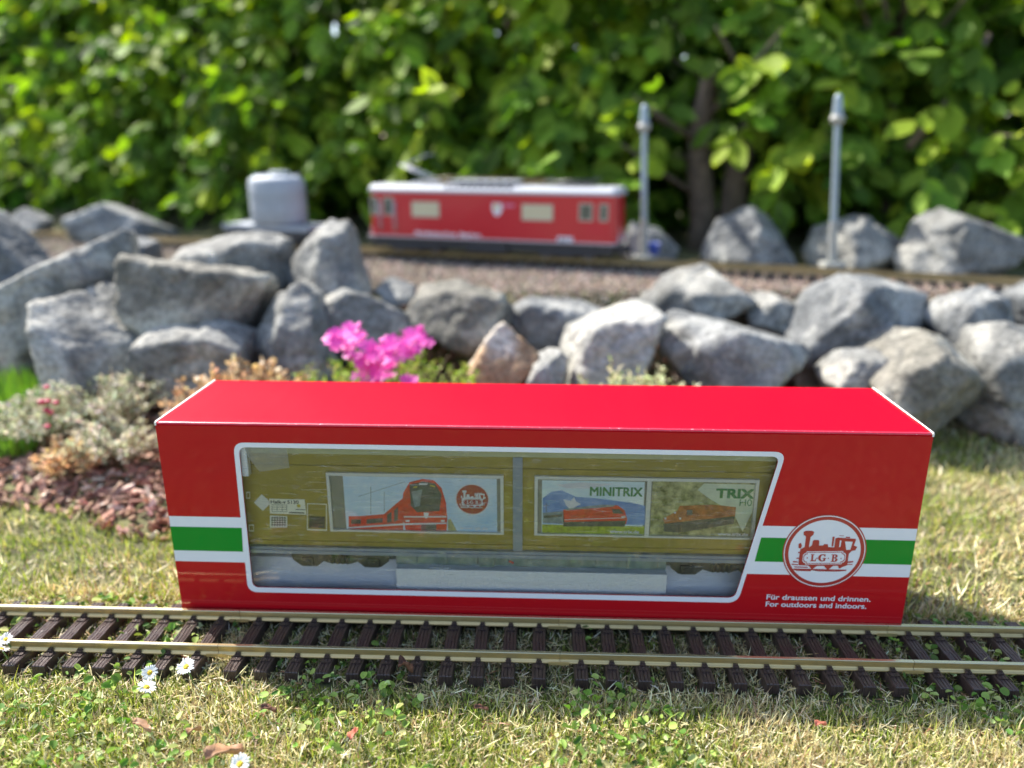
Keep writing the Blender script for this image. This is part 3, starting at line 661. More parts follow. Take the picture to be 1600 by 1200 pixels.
clippings('dry_clippings', Pt, 0.005, 0.016, 0.0009, STRAW + [(0.30, 0.14, 0.08)], (4, 3, 4, 2, 1), 'dry straw clippings matted between the lawn grass')
# clover and ground ivy leaves: cupped rounded leaflets
CLOV = mat('clover_leaf', (0.2, 0.3, 0.08), 0.55, attr=True, trans=0.25, spec=0.25)
Pc = lawn_pts(7500, -0.52, 0.52, -0.30, 0.03); nz = noise2(Pc, 8, 3.3) - 0.35 * Pc[:, 0] + RNG.normal(0, 0.10, len(Pc)); Pc = Pc[nz > 0.02]
N = len(Pc); ang = RNG.uniform(0, 2 * np.pi, N)
lv = [(0, 0, 0)]; K = 9
for k in range(K):
    a = -0.85 * math.pi + 1.7 * math.pi * k / (K - 1); r = 0.5 * (1 - 0.12 * math.cos(4 * a) * 0.5)
    lv.append((math.sin(a) * r * 0.95, 0.16 * (math.sin(a) ** 2) + 0.05, 0.5 + math.cos(a) * r))
lf = [(0, k, k + 1) for k in range(1, K)]
d = np.stack([np.cos(ang), np.sin(ang), RNG.normal(0.05, 0.45, N)], 1); nr = np.array([[0, -0.15, 1.0]]) + RNG.normal(0, 0.5, (N, 3))
sz = RNG.uniform(0.003, 0.0085, N); Bs = frames(d, nr) * np.stack([sz * RNG.uniform(0.5, 1.05, N), sz * RNG.uniform(0.5, 2.5, N), sz], 1)[:, None, :]
pos = np.stack([Pc[:, 0], Pc[:, 1], tz(Pc) + RNG.uniform(0.005, 0.012, N)], 1)
colr = pick([(0.15, 0.26, 0.04), (0.28, 0.38, 0.08), (0.42, 0.47, 0.18), (0.09, 0.18, 0.03)], (3, 4, 2, 2), N)
tag(scatter('clover', lv, lf, pos, Bs, colr, CLOV, smooth=True), 'small rounded clover and ground ivy leaves in the lawn', 'clover', kind='stuff')

# daisies and fallen leaves
PETAL = mat('daisy_petal', (0.82, 0.82, 0.80), 0.6, trans=0.2)
DISC = mat('daisy_disc', (0.80, 0.52, 0.02), 0.7, bump=(900, 1.0))
STEM = mat('green_stem', (0.12, 0.20, 0.04), 0.5)
def daisy(px, py, r, tilt, rz, label):
    d = (fw + rt * ((px - 800) / FPX) + up * ((600 - py) / FPX)); t = (0.012 - CAMP.z) / d.z; p = CAMP + d * t
    root = tag(empty('daisy', (p.x, p.y, GZ)), label, 'daisy', 'daisies in the lawn')
    hz = 0.012 - GZ
    Rm = Matrix.Translation((0, 0, hz)) @ Matrix.Rotation(rz, 4, 'Z') @ Matrix.Rotation(tilt, 4, 'X')
    b = MB(); npet = 22
    for k in range(npet):
        a = 2 * math.pi * (k + random.uniform(-.2, .2)) / npet; rr = r * random.uniform(0.85, 1.05); w = r * 0.10
        dz = random.uniform(-0.1, 0.25) * r; pts = []
        for (s, ww, zz_) in ((0.28, 0.5, 0), (0.65, 1.0, 0.10), (0.92, 0.8, 0.12), (1.0, 0.25, 0.08)):
            for sg in (-1, 1): pts.append(b.b.verts.new(Rm @ Vector((math.cos(a) * rr * s - math.sin(a) * w * ww * sg, math.sin(a) * rr * s + math.cos(a) * w * ww * sg, zz_ * r + dz * s))))
        for i in range(3): b.b.faces.new((pts[2 * i], pts[2 * i + 1], pts[2 * i + 3], pts[2 * i + 2]))
    b.build('petals', PETAL, root, smooth=True, recalc=False)
    b = MB(); v = b.ball((0, 0, 0), r * 0.33, (1, 1, 0.55), sub=2)
    for q in v: q.co = Rm @ q.co
    b.build('flower_disc', DISC, root, smooth=True)
    b = MB(); b.tube([(0.003, 0.004, 0), (0.002, 0.002, hz * .5), Rm @ Vector((0, 0, -0.0005))], 0.0006, 6); b.build('stem', STEM, root)
daisy(9, 999, 0.0062, 0.5, 0.3, 'daisy at the left edge of the lawn, in front of the near rail')
daisy(3, 1014, 0.0062, 0.7, 2.3, 'half cut daisy at the very left edge, below another daisy')
daisy(234, 1051, 0.0068, 0.75, 0.4, 'daisy against a sleeper end, upper one of a close pair')
daisy(229, 1074, 0.0080, 0.35, 1.6, 'daisy on open grass, lower one of a close pair in front of the sleepers')
daisy(291, 1042, 0.0078, 0.55, -0.2, 'round daisy just right of the close pair, between two sleeper ends')
daisy(375, 1194, 0.0075, 0.5, 0.1, 'daisy cut by the bottom edge beside a tan fallen leaf')
LEAFD = mat('dead_leaf', (0.42, 0.24, 0.13), 0.6, var=(120, 0.7, 1.3), trans=0.15)
LEAFR = mat('red_dead_leaf', (0.50, 0.16, 0.10), 0.6, var=(120, 0.7, 1.3), trans=0.15)
LEAFB = mat('brown_bark_scrap', (0.14, 0.06, 0.035), 0.8, var=(200, 0.6, 1.6), bump=(300, 1))
def fallen(px, py, ln, wd, rz, m, label, name='fallen_leaf', cat='leaf', z=0.006):
    d = (fw + rt * ((px - 800) / FPX) + up * ((600 - py) / FPX)); t = (z - CAMP.z) / d.z; p = CAMP + d * t
    b = MB(); n_ = 9; rows = []
    for i in range(n_):
        s = i / (n_ - 1); w = wd * math.sin(math.pi * min(0.97, max(0.03, s))) ** 0.7 * (1 + 0.2 * math.sin(s * 17)); x = (s - 0.5) * ln
        rows.append([b.b.verts.new((x, w * q / 2, 0.35 * wd * q * q + 0.18 * wd * math.sin(s * 5 + q) + ln * 0.10 * math.cos(s * 3))) for q in (-1, -0.5, 0, 0.5, 1)])
    for A, Bq in zip(rows, rows[1:]):
        for k in range(4): b.b.faces.new((A[k], A[k + 1], Bq[k + 1], Bq[k]))
    o = b.build(name, m, None, smooth=True, recalc=False); o.location = (p.x, p.y, z); o.rotation_euler = (random.uniform(-.3, .1), random.uniform(-.2, .2), rz)
    md = o.modifiers.new('t', 'SOLIDIFY'); md.thickness = 0.0004
    return tag(o, label, cat)
fallen(352, 1180, 0.027, 0.016, 0.7, LEAFD, 'large tan dead leaf near the bottom edge beside a daisy')
fallen(222, 1137, 0.017, 0.009, -0.25, LEAFD, 'curled brown dead leaf on the grass at lower left')
fallen(304, 1143, 0.013, 0.008, 1.2, LEAFD, 'small pinkish dead leaf right of the curled brown one')
fallen(1283, 1133, 0.010, 0.007, 0.4, LEAFR, 'small salmon red dead leaf on the straw grass at lower right')
fallen(634, 1045, 0.013, 0.017, 0.3, LEAFB, 'reddish brown bark scrap between two sleeper ends', 'bark_scrap', 'bark')
fallen(752, 1108, 0.012, 0.006, 0.3, LEAFB, 'slim brown bark scrap on the grass below the middle of the track', 'bark_scrap', 'bark')
fallen(553, 1148, 0.014, 0.008, 1.5, LEAFR, 'reddish dead leaf lying among clover in the lower middle')
fallen(420, 1110, 0.012, 0.008, 0.2, LEAFB, 'dark bark scrap on shaded grass in the lower left', 'bark_scrap', 'bark')

# ------------------------------------------------------------------ bark mulch in the planting bed
BARK = mat('bark_chips', (0.2, 0.1, 0.05), 0.85, attr=True, bump=(200, 0.8))
def mulch_pts(N):
    P = np.stack([RNG.uniform(-1.7, 1.0, N), RNG.uniform(0.15, 0.80, N)], 1)
    edge = 0.185 - 0.09 * (P[:, 0] + 0.5) + 0.02 * np.sin(P[:, 0] * 19 + 1)
    k = ((P[:, 0] < -0.28) & (P[:, 1] > edge)) | ((P[:, 0] < 0.30) & (P[:, 0] > -0.3) & (P[:, 1] > 0.34)) | (P[:, 1] > 0.60)
    return P[k & (P[:, 1] < 0.80)]
P = mulch_pts(22000); N = len(P); ang = RNG.uniform(0, 2 * np.pi, N)
d = np.stack([np.cos(ang), np.sin(ang), RNG.normal(0, 0.5, N)], 1); nr = np.array([[0, 0, 1.0]]) + RNG.normal(0, 0.8, (N, 3))
Bs = frames(d, nr) * np.stack([RNG.uniform(0.002, 0.010, N), RNG.uniform(0.0015, 0.004, N), RNG.uniform(0.006, 0.030, N)], 1)[:, None, :]
tv = [(-.5, -.5, -.5), (.4, -.5, -.45), (.5, .5, -.3), (-.4, .5, -.5), (-.35, -.5, .45), (.45, -.5, .3), (.3, .5, .5), (-.5, .5, .35)]
tf = [(0, 1, 2, 3), (7, 6, 5, 4), (0, 4, 5, 1), (1, 5, 6, 2), (2, 6, 7, 3), (3, 7, 4, 0)]
pos = np.stack([P[:, 0], P[:, 1], tz(P) + RNG.uniform(0.0, 0.008, N)], 1)
tag(scatter('bark_mulch', tv, tf, pos, Bs, pick([(0.34, 0.18, 0.115), (0.48, 0.29, 0.20), (0.18, 0.095, 0.065), (0.62, 0.48, 0.36)], (4, 3, 3, 1.5), N), BARK), 'reddish brown bark mulch covering the planting bed before the rocks', 'mulch', kind='stuff')

# ------------------------------------------------------------------ gravel bed
GRAV = mat('gravel_stones', (0.3, 0.2, 0.17), 0.8, attr=True)
N = 60000; P = np.stack([RNG.uniform(-2.2, 1.6, N), RNG.uniform(0.0, 1.0, N)], 1)
def track_y(x): return 1.165 - 0.30 * x - 0.06 * np.maximum(0, x - 0.2) ** 2 + 0.04 * np.maximum(0, -x - 0.5) ** 2
P[:, 1] = 0.78 + P[:, 1] * (track_y(P[:, 0]) + 0.14 - 0.78); N = len(P)
Bs = frames(RNG.normal(0, 1, (N, 3)), RNG.normal(0, 1, (N, 3))) * RNG.uniform(0.0015, 0.0038, (N, 3))[:, None, :]
ico = bmesh.new(); bmesh.ops.create_icosphere(ico, subdivisions=1, radius=1); ico.verts.ensure_lookup_table()
tv = [tuple(v.co * (1 + 0.25 * math.sin(i * 7.3))) for i, v in enumerate(ico.verts)]; tf = [tuple(v.index for v in f.verts) for f in ico.faces]; ico.free()
pos = np.stack([P[:, 0], P[:, 1], tz(P) + RNG.uniform(0.0, 0.004, N)], 1)
tag(scatter('gravel', tv, tf, pos, Bs, pick([(0.29, 0.205, 0.155), (0.39, 0.29, 0.22), (0.20, 0.155, 0.12), (0.46, 0.39, 0.32)], (4, 3, 3, 1.3), N, 0.25), GRAV), 'pinkish brown fine gravel of the raised track bed behind the rocks', 'gravel', kind='stuff')

# ------------------------------------------------------------------ rocks
def rockmat(name, a, b, vein):
    m = bpy.data.materials.new(name); m.use_nodes = True; n = m.node_tree.nodes; l = m.node_tree.links; p = n['Principled BSDF']
    tc = n.new('ShaderNodeTexCoord'); oi = n.new('ShaderNodeObjectInfo'); ad = n.new('ShaderNodeVectorMath'); ad.operation = 'ADD'
    l.new(tc.outputs['Object'], ad.inputs[0]); l.new(oi.outputs['Location'], ad.inputs[1]); s = ad.outputs[0]
    t = n.new('ShaderNodeTexNoise'); t.inputs['Scale'].default_value = 16; t.inputs['Detail'].default_value = 9; t.inputs['Roughness'].default_value = 0.7; l.new(s, t.inputs[0])
    c = n.new('ShaderNodeValToRGB'); c.color_ramp.elements[0].position = 0.36; c.color_ramp.elements[1].position = 0.64
    c.color_ramp.elements[0].color = (*a, 1); c.color_ramp.elements[1].color = (*b, 1); l.new(t.outputs[0], c.inputs[0])
    v = n.new('ShaderNodeTexNoise'); v.inputs['Scale'].default_value = 7; v.inputs['Detail'].default_value = 5; v.inputs['Distortion'].default_value = 1.0; l.new(s, v.inputs[0])
    r = n.new('ShaderNodeValToRGB'); e = r.color_ramp.elements; e[0].position = 0.50; e[0].color = (0, 0, 0, 1); e[1].position = 0.60; e[1].color = (0.9, 0.9, 0.9, 1)
    l.new(v.outputs[0], r.inputs[0])
    mx = n.new('ShaderNodeMix'); mx.data_type = 'RGBA'; l.new(r.outputs[0], mx.inputs[0]); l.new(c.outputs[0], mx.inputs[6]); mx.inputs[7].default_value = (*vein, 1)
    # dark speckle
    sp = n.new('ShaderNodeTexNoise'); sp.inputs['Scale'].default_value = 130; sp.inputs['Detail'].default_value = 3; l.new(s, sp.inputs[0])
    sr = n.new('ShaderNodeValToRGB'); sr.color_ramp.elements[0].position = 0.35; sr.color_ramp.elements[1].position = 0.6; sr.color_ramp.elements[0].color = (0.6, 0.6, 0.6, 1); sr.color_ramp.elements[1].color = (1.1, 1.1, 1.1, 1); l.new(sp.outputs[0], sr.inputs[0])
    m3 = n.new('ShaderNodeMix'); m3.data_type = 'RGBA'; m3.blend_type = 'MULTIPLY'; m3.inputs[0].default_value = 1; l.new(mx.outputs[2], m3.inputs[6]); l.new(sr.outputs[0], m3.inputs[7])
    l.new(m3.outputs[2], p.inputs['Base Color']); p.inputs['Roughness'].default_value = 0.85
    bt = n.new('ShaderNodeTexNoise'); bt.inputs['Scale'].default_value = 28; bt.inputs['Detail'].default_value = 9; l.new(s, bt.inputs[0])
    bp = n.new('ShaderNodeBump'); bp.inputs['Strength'].default_value = 0.9; bp.inputs['Distance'].default_value = 0.012; l.new(bt.outputs[0], bp.inputs['Height']); l.new(bp.outputs[0], p.inputs['Normal'])
    return m
RK = {'g': rockmat('grey_rock', (0.10, 0.10, 0.092), (0.25, 0.248, 0.228), (0.38, 0.365, 0.32)),
      'b': rockmat('blue_grey_rock', (0.08, 0.085, 0.088), (0.20, 0.205, 0.20), (0.31, 0.31, 0.29)),
      'w': rockmat('whitish_rock', (0.22, 0.22, 0.20), (0.38, 0.37, 0.33), (0.47, 0.45, 0.40)),
      'o': rockmat('ochre_rock', (0.24, 0.15, 0.08), (0.42, 0.28, 0.16), (0.58, 0.52, 0.43)),
      'n': rockmat('brown_grey_rock', (0.10, 0.095, 0.075), (0.22, 0.205, 0.17), (0.42, 0.40, 0.33))}
_ic = bmesh.new(); bmesh.ops.create_icosphere(_ic, subdivisions=5, radius=1); _ic.verts.ensure_lookup_table()
ICOV = np.array([v.co[:] for v in _ic.verts]); ICOF = np.array([[v.index for v in f.verts] for f in _ic.faces]); _ic.free()
ROCKN = 0
def rock(outline, depth, thick, kind, label, group='boulders of the dry rock bank', dish=None):
    """outline: rough silhouette in photo pixels; thick: half depth in metres"""
    global ROCKN; ROCKN += 1; rnd = random.Random(100 + ROCKN)
    pts = [at(u, v, depth) for u, v in outline]; c = sum(pts, Vector()) / len(pts)
    loc = [p - c for p in pts]
    # silhouette ring plus smaller front and back rings
    fwd = Vector((fw.x, fw.y, 0)).normalized()
    hull = []
    for q in loc:
        hull.append(q + fwd * rnd.uniform(-0.15, 0.15) * thick)
        s = rnd.uniform(0.62, 0.95); hull.append(q * s - fwd * thick * rnd.uniform(0.8, 1.1))
        s = rnd.uniform(0.5, 0.85); hull.append(q * s + fwd * thick * rnd.uniform(0.8, 1.1))
    b = bmesh.new()
    for h in hull: b.verts.new(h)
    r = bmesh.ops.convex_hull(b, input=b.verts[:]); b.normal_update()
    nr = []; ds = []
    for f in b.faces:
        n_ = f.normal; dd = n_.dot(f.verts[0].co)
        if dd < 0: n_, dd = -n_, -dd
        if dd > 1e-4: nr.append(n_[:]); ds.append(dd)
    b.free(); nr = np.array(nr); ds = np.array(ds)
    for _ in range(7):
        q = Vector((rnd.gauss(0, 1), rnd.gauss(0, 1), rnd.gauss(0, 1))).normalized(); sup = max(q.dot(h) for h in hull)
        nr = np.vstack([nr, q[:]]); ds = np.append(ds, sup * rnd.uniform(0.52, 0.80))
    a = np.clip(ICOV @ nr.T / ds[None, :], 1e-6, None); p_ = 140
    mx_ = a.max(1); rr = 1.0 / (mx_ * ((a / mx_[:, None]) ** p_).sum(1) ** (1 / p_))
    Vv = ICOV * rr[:, None]; sz_ = float(np.linalg.norm(Vv, axis=1).mean())
    nn = np.array([noise.fractal(Vector(v) * (2.2 / sz_) + Vector((ROCKN * 3.1, 0, 0)), 0.9, 2.1, 5) for v in Vv])
    rid = np.array([abs(noise.noise(Vector((v[0] * 1.3, v[1], v[2] * 2.6)) * (2.0 / sz_) + Vector((0, ROCKN * 1.7, 0)))) for v in Vv])
    crk = np.array([max(0.0, 1 - 9 * abs(noise.noise(Vector(v) * (1.5 / sz_) + Vector((ROCKN * 5.3, 2, 0))))) for v in Vv])
    Vv = Vv * (1.22 + 0.035 * nn - 0.07 * rid - 0.07 * crk)[:, None]
    if dish:
        dc = at(*dish[:3]) - c; dr = dish[3]
        dist = np.linalg.norm((Vv - np.array(dc[:])) * np.array([0.55, 0.8, 1]), axis=1); Vv[:, 2] -= dish[4] * np.clip(1 - dist / dr, 0, 1) ** 0.6
        Vv[:, 1] += dish[4] * 0.6 * np.clip(1 - dist / dr, 0, 1)
    o = np_mesh('boulder', Vv, [ICOF], RK[kind], smooth=True); o.location = c
    return tag(o, label, 'rock', group)
rock([(-70, 350), (5, 338), (45, 368), (72, 410), (40, 470), (-70, 480)], 1.52, 0.10, 'b', 'pale bluish boulder cut by the left edge, above the green tuft')
rock([(0, 440), (60, 400), (130, 372), (185, 374), (190, 420), (180, 470), (110, 560), (0, 560), (-40, 500)], 1.40, 0.10, 'g', 'broad smooth grey boulder rising to the right, behind the dark block at left')
rock([(66, 470), (120, 450), (185, 455), (215, 500), (245, 600), (200, 640), (95, 620), (78, 560)], 1.27, 0.09, 'g', 'dark grey block standing above the dry cream plants at left')
rock([(190, 385), (215, 374), (245, 380), (245, 420), (200, 425)], 1.62, 0.05, 'b', 'small bluish stone peeping between two big boulders at left')
rock([(295, 392), (345, 376), (400, 368), (440, 378), (455, 410), (430, 470), (330, 470), (280, 420)], 1.50, 0.10, 'g', 'high boulder with sunlit pale crest in front of the silver silo wagon')
rock([(188, 432), (228, 398), (300, 398), (370, 408), (418, 426), (420, 490), (375, 520), (280, 520), (232, 500)], 1.34, 0.12, 'n', 'biggest boulder with a hollow on top, overhanging the rocks below it', dish=(330, 400, 1.40, 0.11, 0.04))
rock([(236, 530), (262, 512), (340, 508), (395, 530), (412, 580), (400, 640), (250, 640), (238, 590)], 1.26, 0.08, 'g', 'squarish grey rock under the hollow boulder, behind the carton corner')
rock([(452, 440), (478, 390), (520, 348), (552, 360), (586, 405), (580, 450), (530, 480), (465, 470)], 1.47, 0.09, 'g', 'pyramid shaped grey boulder with a sunlit left edge, next to the red locomotive')
rock([(424, 452), (470, 446), (492, 470), (512, 540), (530, 600), (430, 620), (412, 560), (430, 500)], 1.30, 0.07, 'g', 'tall upright grey rock left of the pink flowers')
rock([(515, 470), (550, 450), (600, 458), (632, 480), (642, 530), (600, 560), (540, 560), (518, 520)], 1.36, 0.07, 'g', 'mottled grey rock directly behind the pink flowers')
rock([(585, 452), (615, 434), (648, 442), (650, 470), (600, 480)], 1.52, 0.05, 'b', 'small flat bluish stone on the gravel edge behind the mottled rock')
rock([(632, 480), (665, 452), (720, 446), (775, 458), (792, 490), (760, 530), (700, 550), (650, 530)], 1.38, 0.08, 'n', 'rounded brownish grey boulder with a pale top in the middle of the bank')
rock([(740, 570), (765, 520), (800, 502), (835, 540), (835, 600), (790, 640), (745, 620)], 1.24, 0.06, 'o', 'pointed orange and cream rock above the carton')
rock([(795, 492), (830, 468), (890, 475), (945, 490), (940, 550), (860, 560), (830, 530)], 1.42, 0.08, 'b', 'dark blue grey rock behind the whitish slab')
rock([(872, 530), (930, 500), (990, 478), (1022, 490), (1026, 560), (1010, 620), (900, 620), (870, 590)], 1.28, 0.07, 'w', 'whitish slanting slab facing the sun in the middle of the bank')
rock([(822, 590), (835, 562), (862, 546), (892, 570), (880, 620), (830, 625)], 1.22, 0.04, 'w', 'small white stone at the left foot of the whitish slab')
rock([(1010, 470), (1050, 428), (1110, 416), (1155, 430), (1185, 470), (1170, 520), (1060, 530), (1020, 520)], 1.50, 0.09, 'g', 'domed grey boulder reaching up to the far track in the middle right')
rock([(1150, 480), (1195, 458), (1250, 474), (1256, 520), (1190, 540), (1150, 520)], 1.47, 0.07, 'g', 'low grey rock squeezed between two larger boulders at right')
rock([(1030, 540), (1060, 500), (1130, 484), (1205, 505), (1245, 550), (1250, 620), (1150, 650), (1050, 620)], 1.28, 0.09, 'b', 'large blue grey boulder with a pale right flank behind the carton top')
rock([(1240, 530), (1270, 470), (1320, 440), (1370, 446), (1430, 470), (1448, 520), (1400, 570), (1300, 620), (1245, 600)], 1.38, 0.11, 'b', 'big dark blue grey boulder with a shaded cleft on its right side')
rock([(1290, 590), (1320, 555), (1365, 552), (1400, 580), (1390, 640), (1310, 640)], 1.24, 0.05, 'g', 'low grey rock just above the right end of the carton')
rock([(1330, 590), (1375, 535), (1415, 520), (1465, 535), (1500, 590), (1506, 650), (1450, 672), (1350, 660)], 1.22, 0.08, 'n', 'knobbly sunlit grey rock at the foot of the bank beyond the right carton corner')
rock([(1440, 500), (1470, 455), (1515, 444), (1560, 470), (1590, 520), (1560, 560), (1470, 560)], 1.36, 0.09, 'b', 'bluish boulder near the right edge below the far rail')
rock([(1475, 590), (1500, 530), (1560, 515), (1620, 530), (1660, 600), (1640, 665), (1540, 668), (1490, 640)], 1.25, 0.08, 'g', 'large grey boulder with pale patches at the foot of the bank, at the right edge')
rock([(1560, 490), (1590, 455), (1650, 445), (1700, 500), (1660, 550), (1590, 540)], 1.42, 0.08, 'b', 'pale blue boulder cut by the right edge, above another boulder')
# row under the hedge behind the far track
GB = 'rocks along the hedge behind the far track'
rock([(10, 345), (40, 328), (75, 345), (70, 370), (15, 370)], 2.42, 0.06, 'b', 'small low rock under the hedge at the far left', GB)
rock([(80, 355), (140, 335), (185, 317), (225, 335), (270, 360), (250, 385), (90, 385)], 2.32, 0.08, 'b', 'wide pointed grey rock under the hedge behind the left rails', GB)
rock([(975, 385), (990, 352), (1025, 360), (1052, 385), (1045, 410), (980, 412)], 1.93, 0.06, 'b', 'low bluish rock right behind the front end of the red locomotive', GB)
rock([(1105, 400), (1130, 350), (1175, 328), (1215, 350), (1245, 395), (1230, 425), (1115, 425)], 1.86, 0.07, 'b', 'pointed blue grey rock in front of the two trunks', GB)
rock([(1268, 400), (1290, 360), (1340, 343), (1395, 352), (1425, 395), (1410, 425), (1280, 425)], 1.79, 0.07, 'g', 'rounded grey rock behind the right grey mast', GB)
rock([(1412, 400), (1440, 350), (1475, 333), (1520, 350), (1580, 375), (1590, 420), (1540, 440), (1420, 430)], 1.71, 0.08, 'g', 'largest grey rock under the hedge at the far right', GB)

# ------------------------------------------------------------------ far track
RZ = 0.1870   # rail head level on the raised bed
def ty(x): return float(track_y(np.array([x]))[0])   # near rail
ft = tag(empty('far_track', (0, ty(0) + 0.024, RZ - 0.009)), 'weathered brass model track on the gravel bed, curving past the hedge', 'track')
def fpath(off, dz):
    out = []
    for x in np.linspace(-2.2, 1.5, 90):
        s = (ty(x + .01) - ty(x - .01)) / .02; n_ = Vector((-s, 1)).normalized(); out.append((x + n_.x * off, ty(x) + n_.y * off, dz))
    return out
o0 = Vector(ft.location)
for off in (0.0, 0.0485):
    b = MB(); path = fpath(off, 0); prof = [(-0.003, 0.0005), (0.003, 0.0005), (0.0009, 0.002), (0.0009, 0.006), (0.0017, 0.0065), (0.0017, 0.009), (-0.0017, 0.009), (-0.0017, 0.0065), (-0.0009, 0.006), (-0.0009, 0.002)]
    rings = []
    for i, p in enumerate(path):
        q = Vector(path[min(i + 1, len(path) - 1)]) - Vector(path[max(i - 1, 0)]); n_ = Vector((-q.y, q.x, 0)).normalized()
        rings.append([b.b.verts.new(Vector((p[0], p[1], RZ - 0.009)) + n_ * a_ + Vector((0, 0, z_)) - o0) for a_, z_ in prof])
    for A, Bq in zip(rings, rings[1:]):
        for k in range(len(prof)): b.b.faces.new((A[k], A[(k + 1) % len(prof)], Bq[(k + 1) % len(prof)], Bq[k]))
    b.build('rail', BRASS_OLD, ft)
SL2 = mat('weathered_sleeper', (0.05, 0.038, 0.03), 0.8)
b = MB(); b.box(-0.0058, 0.0058, -0.042, 0.042, -0.0145, 0.0003, bev=0.0006); tmp = b.build('sleeper', SL2); SLM2 = tmp.data; bpy.data.objects.remove(tmp)
xx = -1.35
for k in range(96):
    s = (ty(xx + .01) - ty(xx - .01)) / .02; n_ = Vector((-s, 1)).normalized()
    o = bpy.data.objects.new('sleeper', SLM2); o.location = (xx + n_.x * 0.024, ty(xx) + n_.y * 0.024 - o0.y, 0); o.rotation_euler = (0, 0, math.atan(s)); link(o, ft)
    xx += 0.0265

# ------------------------------------------------------------------ red locomotive
LRED = mat('loco_red', (0.50, 0.018, 0.026), 0.3, coat=0.3)
SILV = mat('loco_silver', (0.40, 0.41, 0.44), 0.4, metal=0.0)
DARKM = mat('dark_metal', (0.03, 0.032, 0.038), 0.5)
WIN = mat('cream_interior', (0.55, 0.50, 0.33), 0.3, coat=0.5)  # even cream colour of the interior behind the side windows
GLS = mat('dark_glass', (0.10, 0.11, 0.09), 0.1, coat=0.5)
a0, a1 = Vector((-0.425, ty(-0.425))), Vector((0.172, ty(0.172))); mid = (a0 + a1) / 2; LL = (a1 - a0).length
lrz = math.atan2(a1.y - a0.y, a1.x - a0.x)
mid = mid + Vector((-math.sin(lrz), math.cos(lrz))) * 0.024
loco = tag(empty('electric_locomotive', (mid.x, mid.y, RZ), lrz), 'red model electric locomotive with silver roof standing on the raised track', 'model locomotive')
hw, h0, h1, hl = 0.058, 0.0415, 0.1435, LL / 2 - 0.004
b = MB()
plan = [(-hl, -hw + 0.018), (-hl + 0.012, -hw), (hl - 0.012, -hw), (hl, -hw + 0.018), (hl, hw - 0.018), (hl - 0.012, hw), (-hl + 0.012, hw), (-hl, hw - 0.018)]
vs = b.prism(plan, 'z', h0, h1)
for v in vs:
    if v.co.z > h1 - 1e-4: v.co.x *= 0.985
b.build('body', LRED, loco)
b = MB()
ro = []
for (z, s, sx) in ((h1 + .0002, 1.03, 1.005), (h1 + 0.006, 1.03, 1.005), (h1 + 0.010, 0.97, 1.0), (h1 + 0.0165, 0.72, 0.995)):
    ro.append([b.b.verts.new((x * sx, y * s, z)) for x, y in plan])
for A, Bq in zip(ro, ro[1:]):
    for k in range(8): b.b.faces.new((A[k], A[(k + 1) % 8], Bq[(k + 1) % 8], Bq[k]))
b.b.faces.new(ro[0][::-1]); b.b.faces.new(ro[-1]); rf = b.build('roof', SILV, loco)
b = MB()
b.box(-0.10, 0.065, -0.038, 0.038, h1 + 0.0202, h1 + 0.028, bev=0.002)
for k in range(11): b.box(-0.10 + k * 0.0155, -0.094 + k * 0.0155, -0.054, -0.046, h1 + 0.001, h1 + 0.0165, mi=1)
for k in range(7): b.box(-0.095 + k * 0.024, -0.083 + k * 0.024, -0.0397, -0.0382, h1 + 0.0212, h1 + 0.0265, mi=1)
b.build('roof_grille', [SILV, DARKM], rf)
b = MB()
for (x, h) in ((-0.13, .012), (-0.115, .012), (0.08, .01), (0.10, .012), (0.12, .012), (-0.17, .008)):
    b.cyl((x, -0.01, h1 + 0.02), (x, -0.01, h1 + 0.02 + h), 0.004, seg=10); b.cyl((x, 0.015, h1 + 0.02), (x, 0.015, h1 + 0.02 + h), 0.004, seg=10)
b.tube([(-0.17, -0.01, h1 + .031), (-0.1, -0.01, h1 + .034), (0.12, -0.01, h1 + .033)], 0.0015, 6)
b.build('roof_insulators', mat('insulator_brown', (0.20, 0.14, 0.06), 0.4), rf)
b = MB(); PX = -0.165
b.box(PX - 0.035, PX + 0.03, -0.025, 0.025, h1 + 0.0202, h1 + 0.024)
for yy in (-0.012, 0.012): b.tube([(PX + 0.02, yy * 1.6, h1 + 0.026), (PX - 0.072, yy, h1 + 0.062)], 0.0020, 8)
for yy in (-0.008, 0.008): b.tube([(PX - 0.072, yy, h1 + 0.062), (PX + 0.0, yy, h1 + 0.085)], 0.0005, 6)
b.tube([(PX, -0.04, h1 + .081), (PX, -0.034, h1 + .086), (PX, 0.034, h1 + .086), (PX, 0.04, h1 + .081)], 0.0007, 6)
b.build('raised_pantograph', SILV, loco)
b = MB(); PX = 0.20
b.box(PX - 0.04, PX + 0.04, -0.025, 0.025, h1 + 0.0202, h1 + 0.0235)
b.tube([(PX - 0.07, -0.015, h1 + .026), (PX + 0.05, -0.012, h1 + .031)], 0.0022, 6); b.tube([(PX - 0.07, 0.015, h1 + .026), (PX + 0.05, 0.012, h1 + .031)], 0.0022, 6)
b.tube([(PX - .06, -0.035, h1 + .033), (PX - .06, 0.035, h1 + .033)], 0.002, 6); b.tube([(PX + .05, -0.028, h1 + .034), (PX + .05, 0.028, h1 + .034)], 0.002, 6)
b.build('folded_pantograph', DARKM, loco)
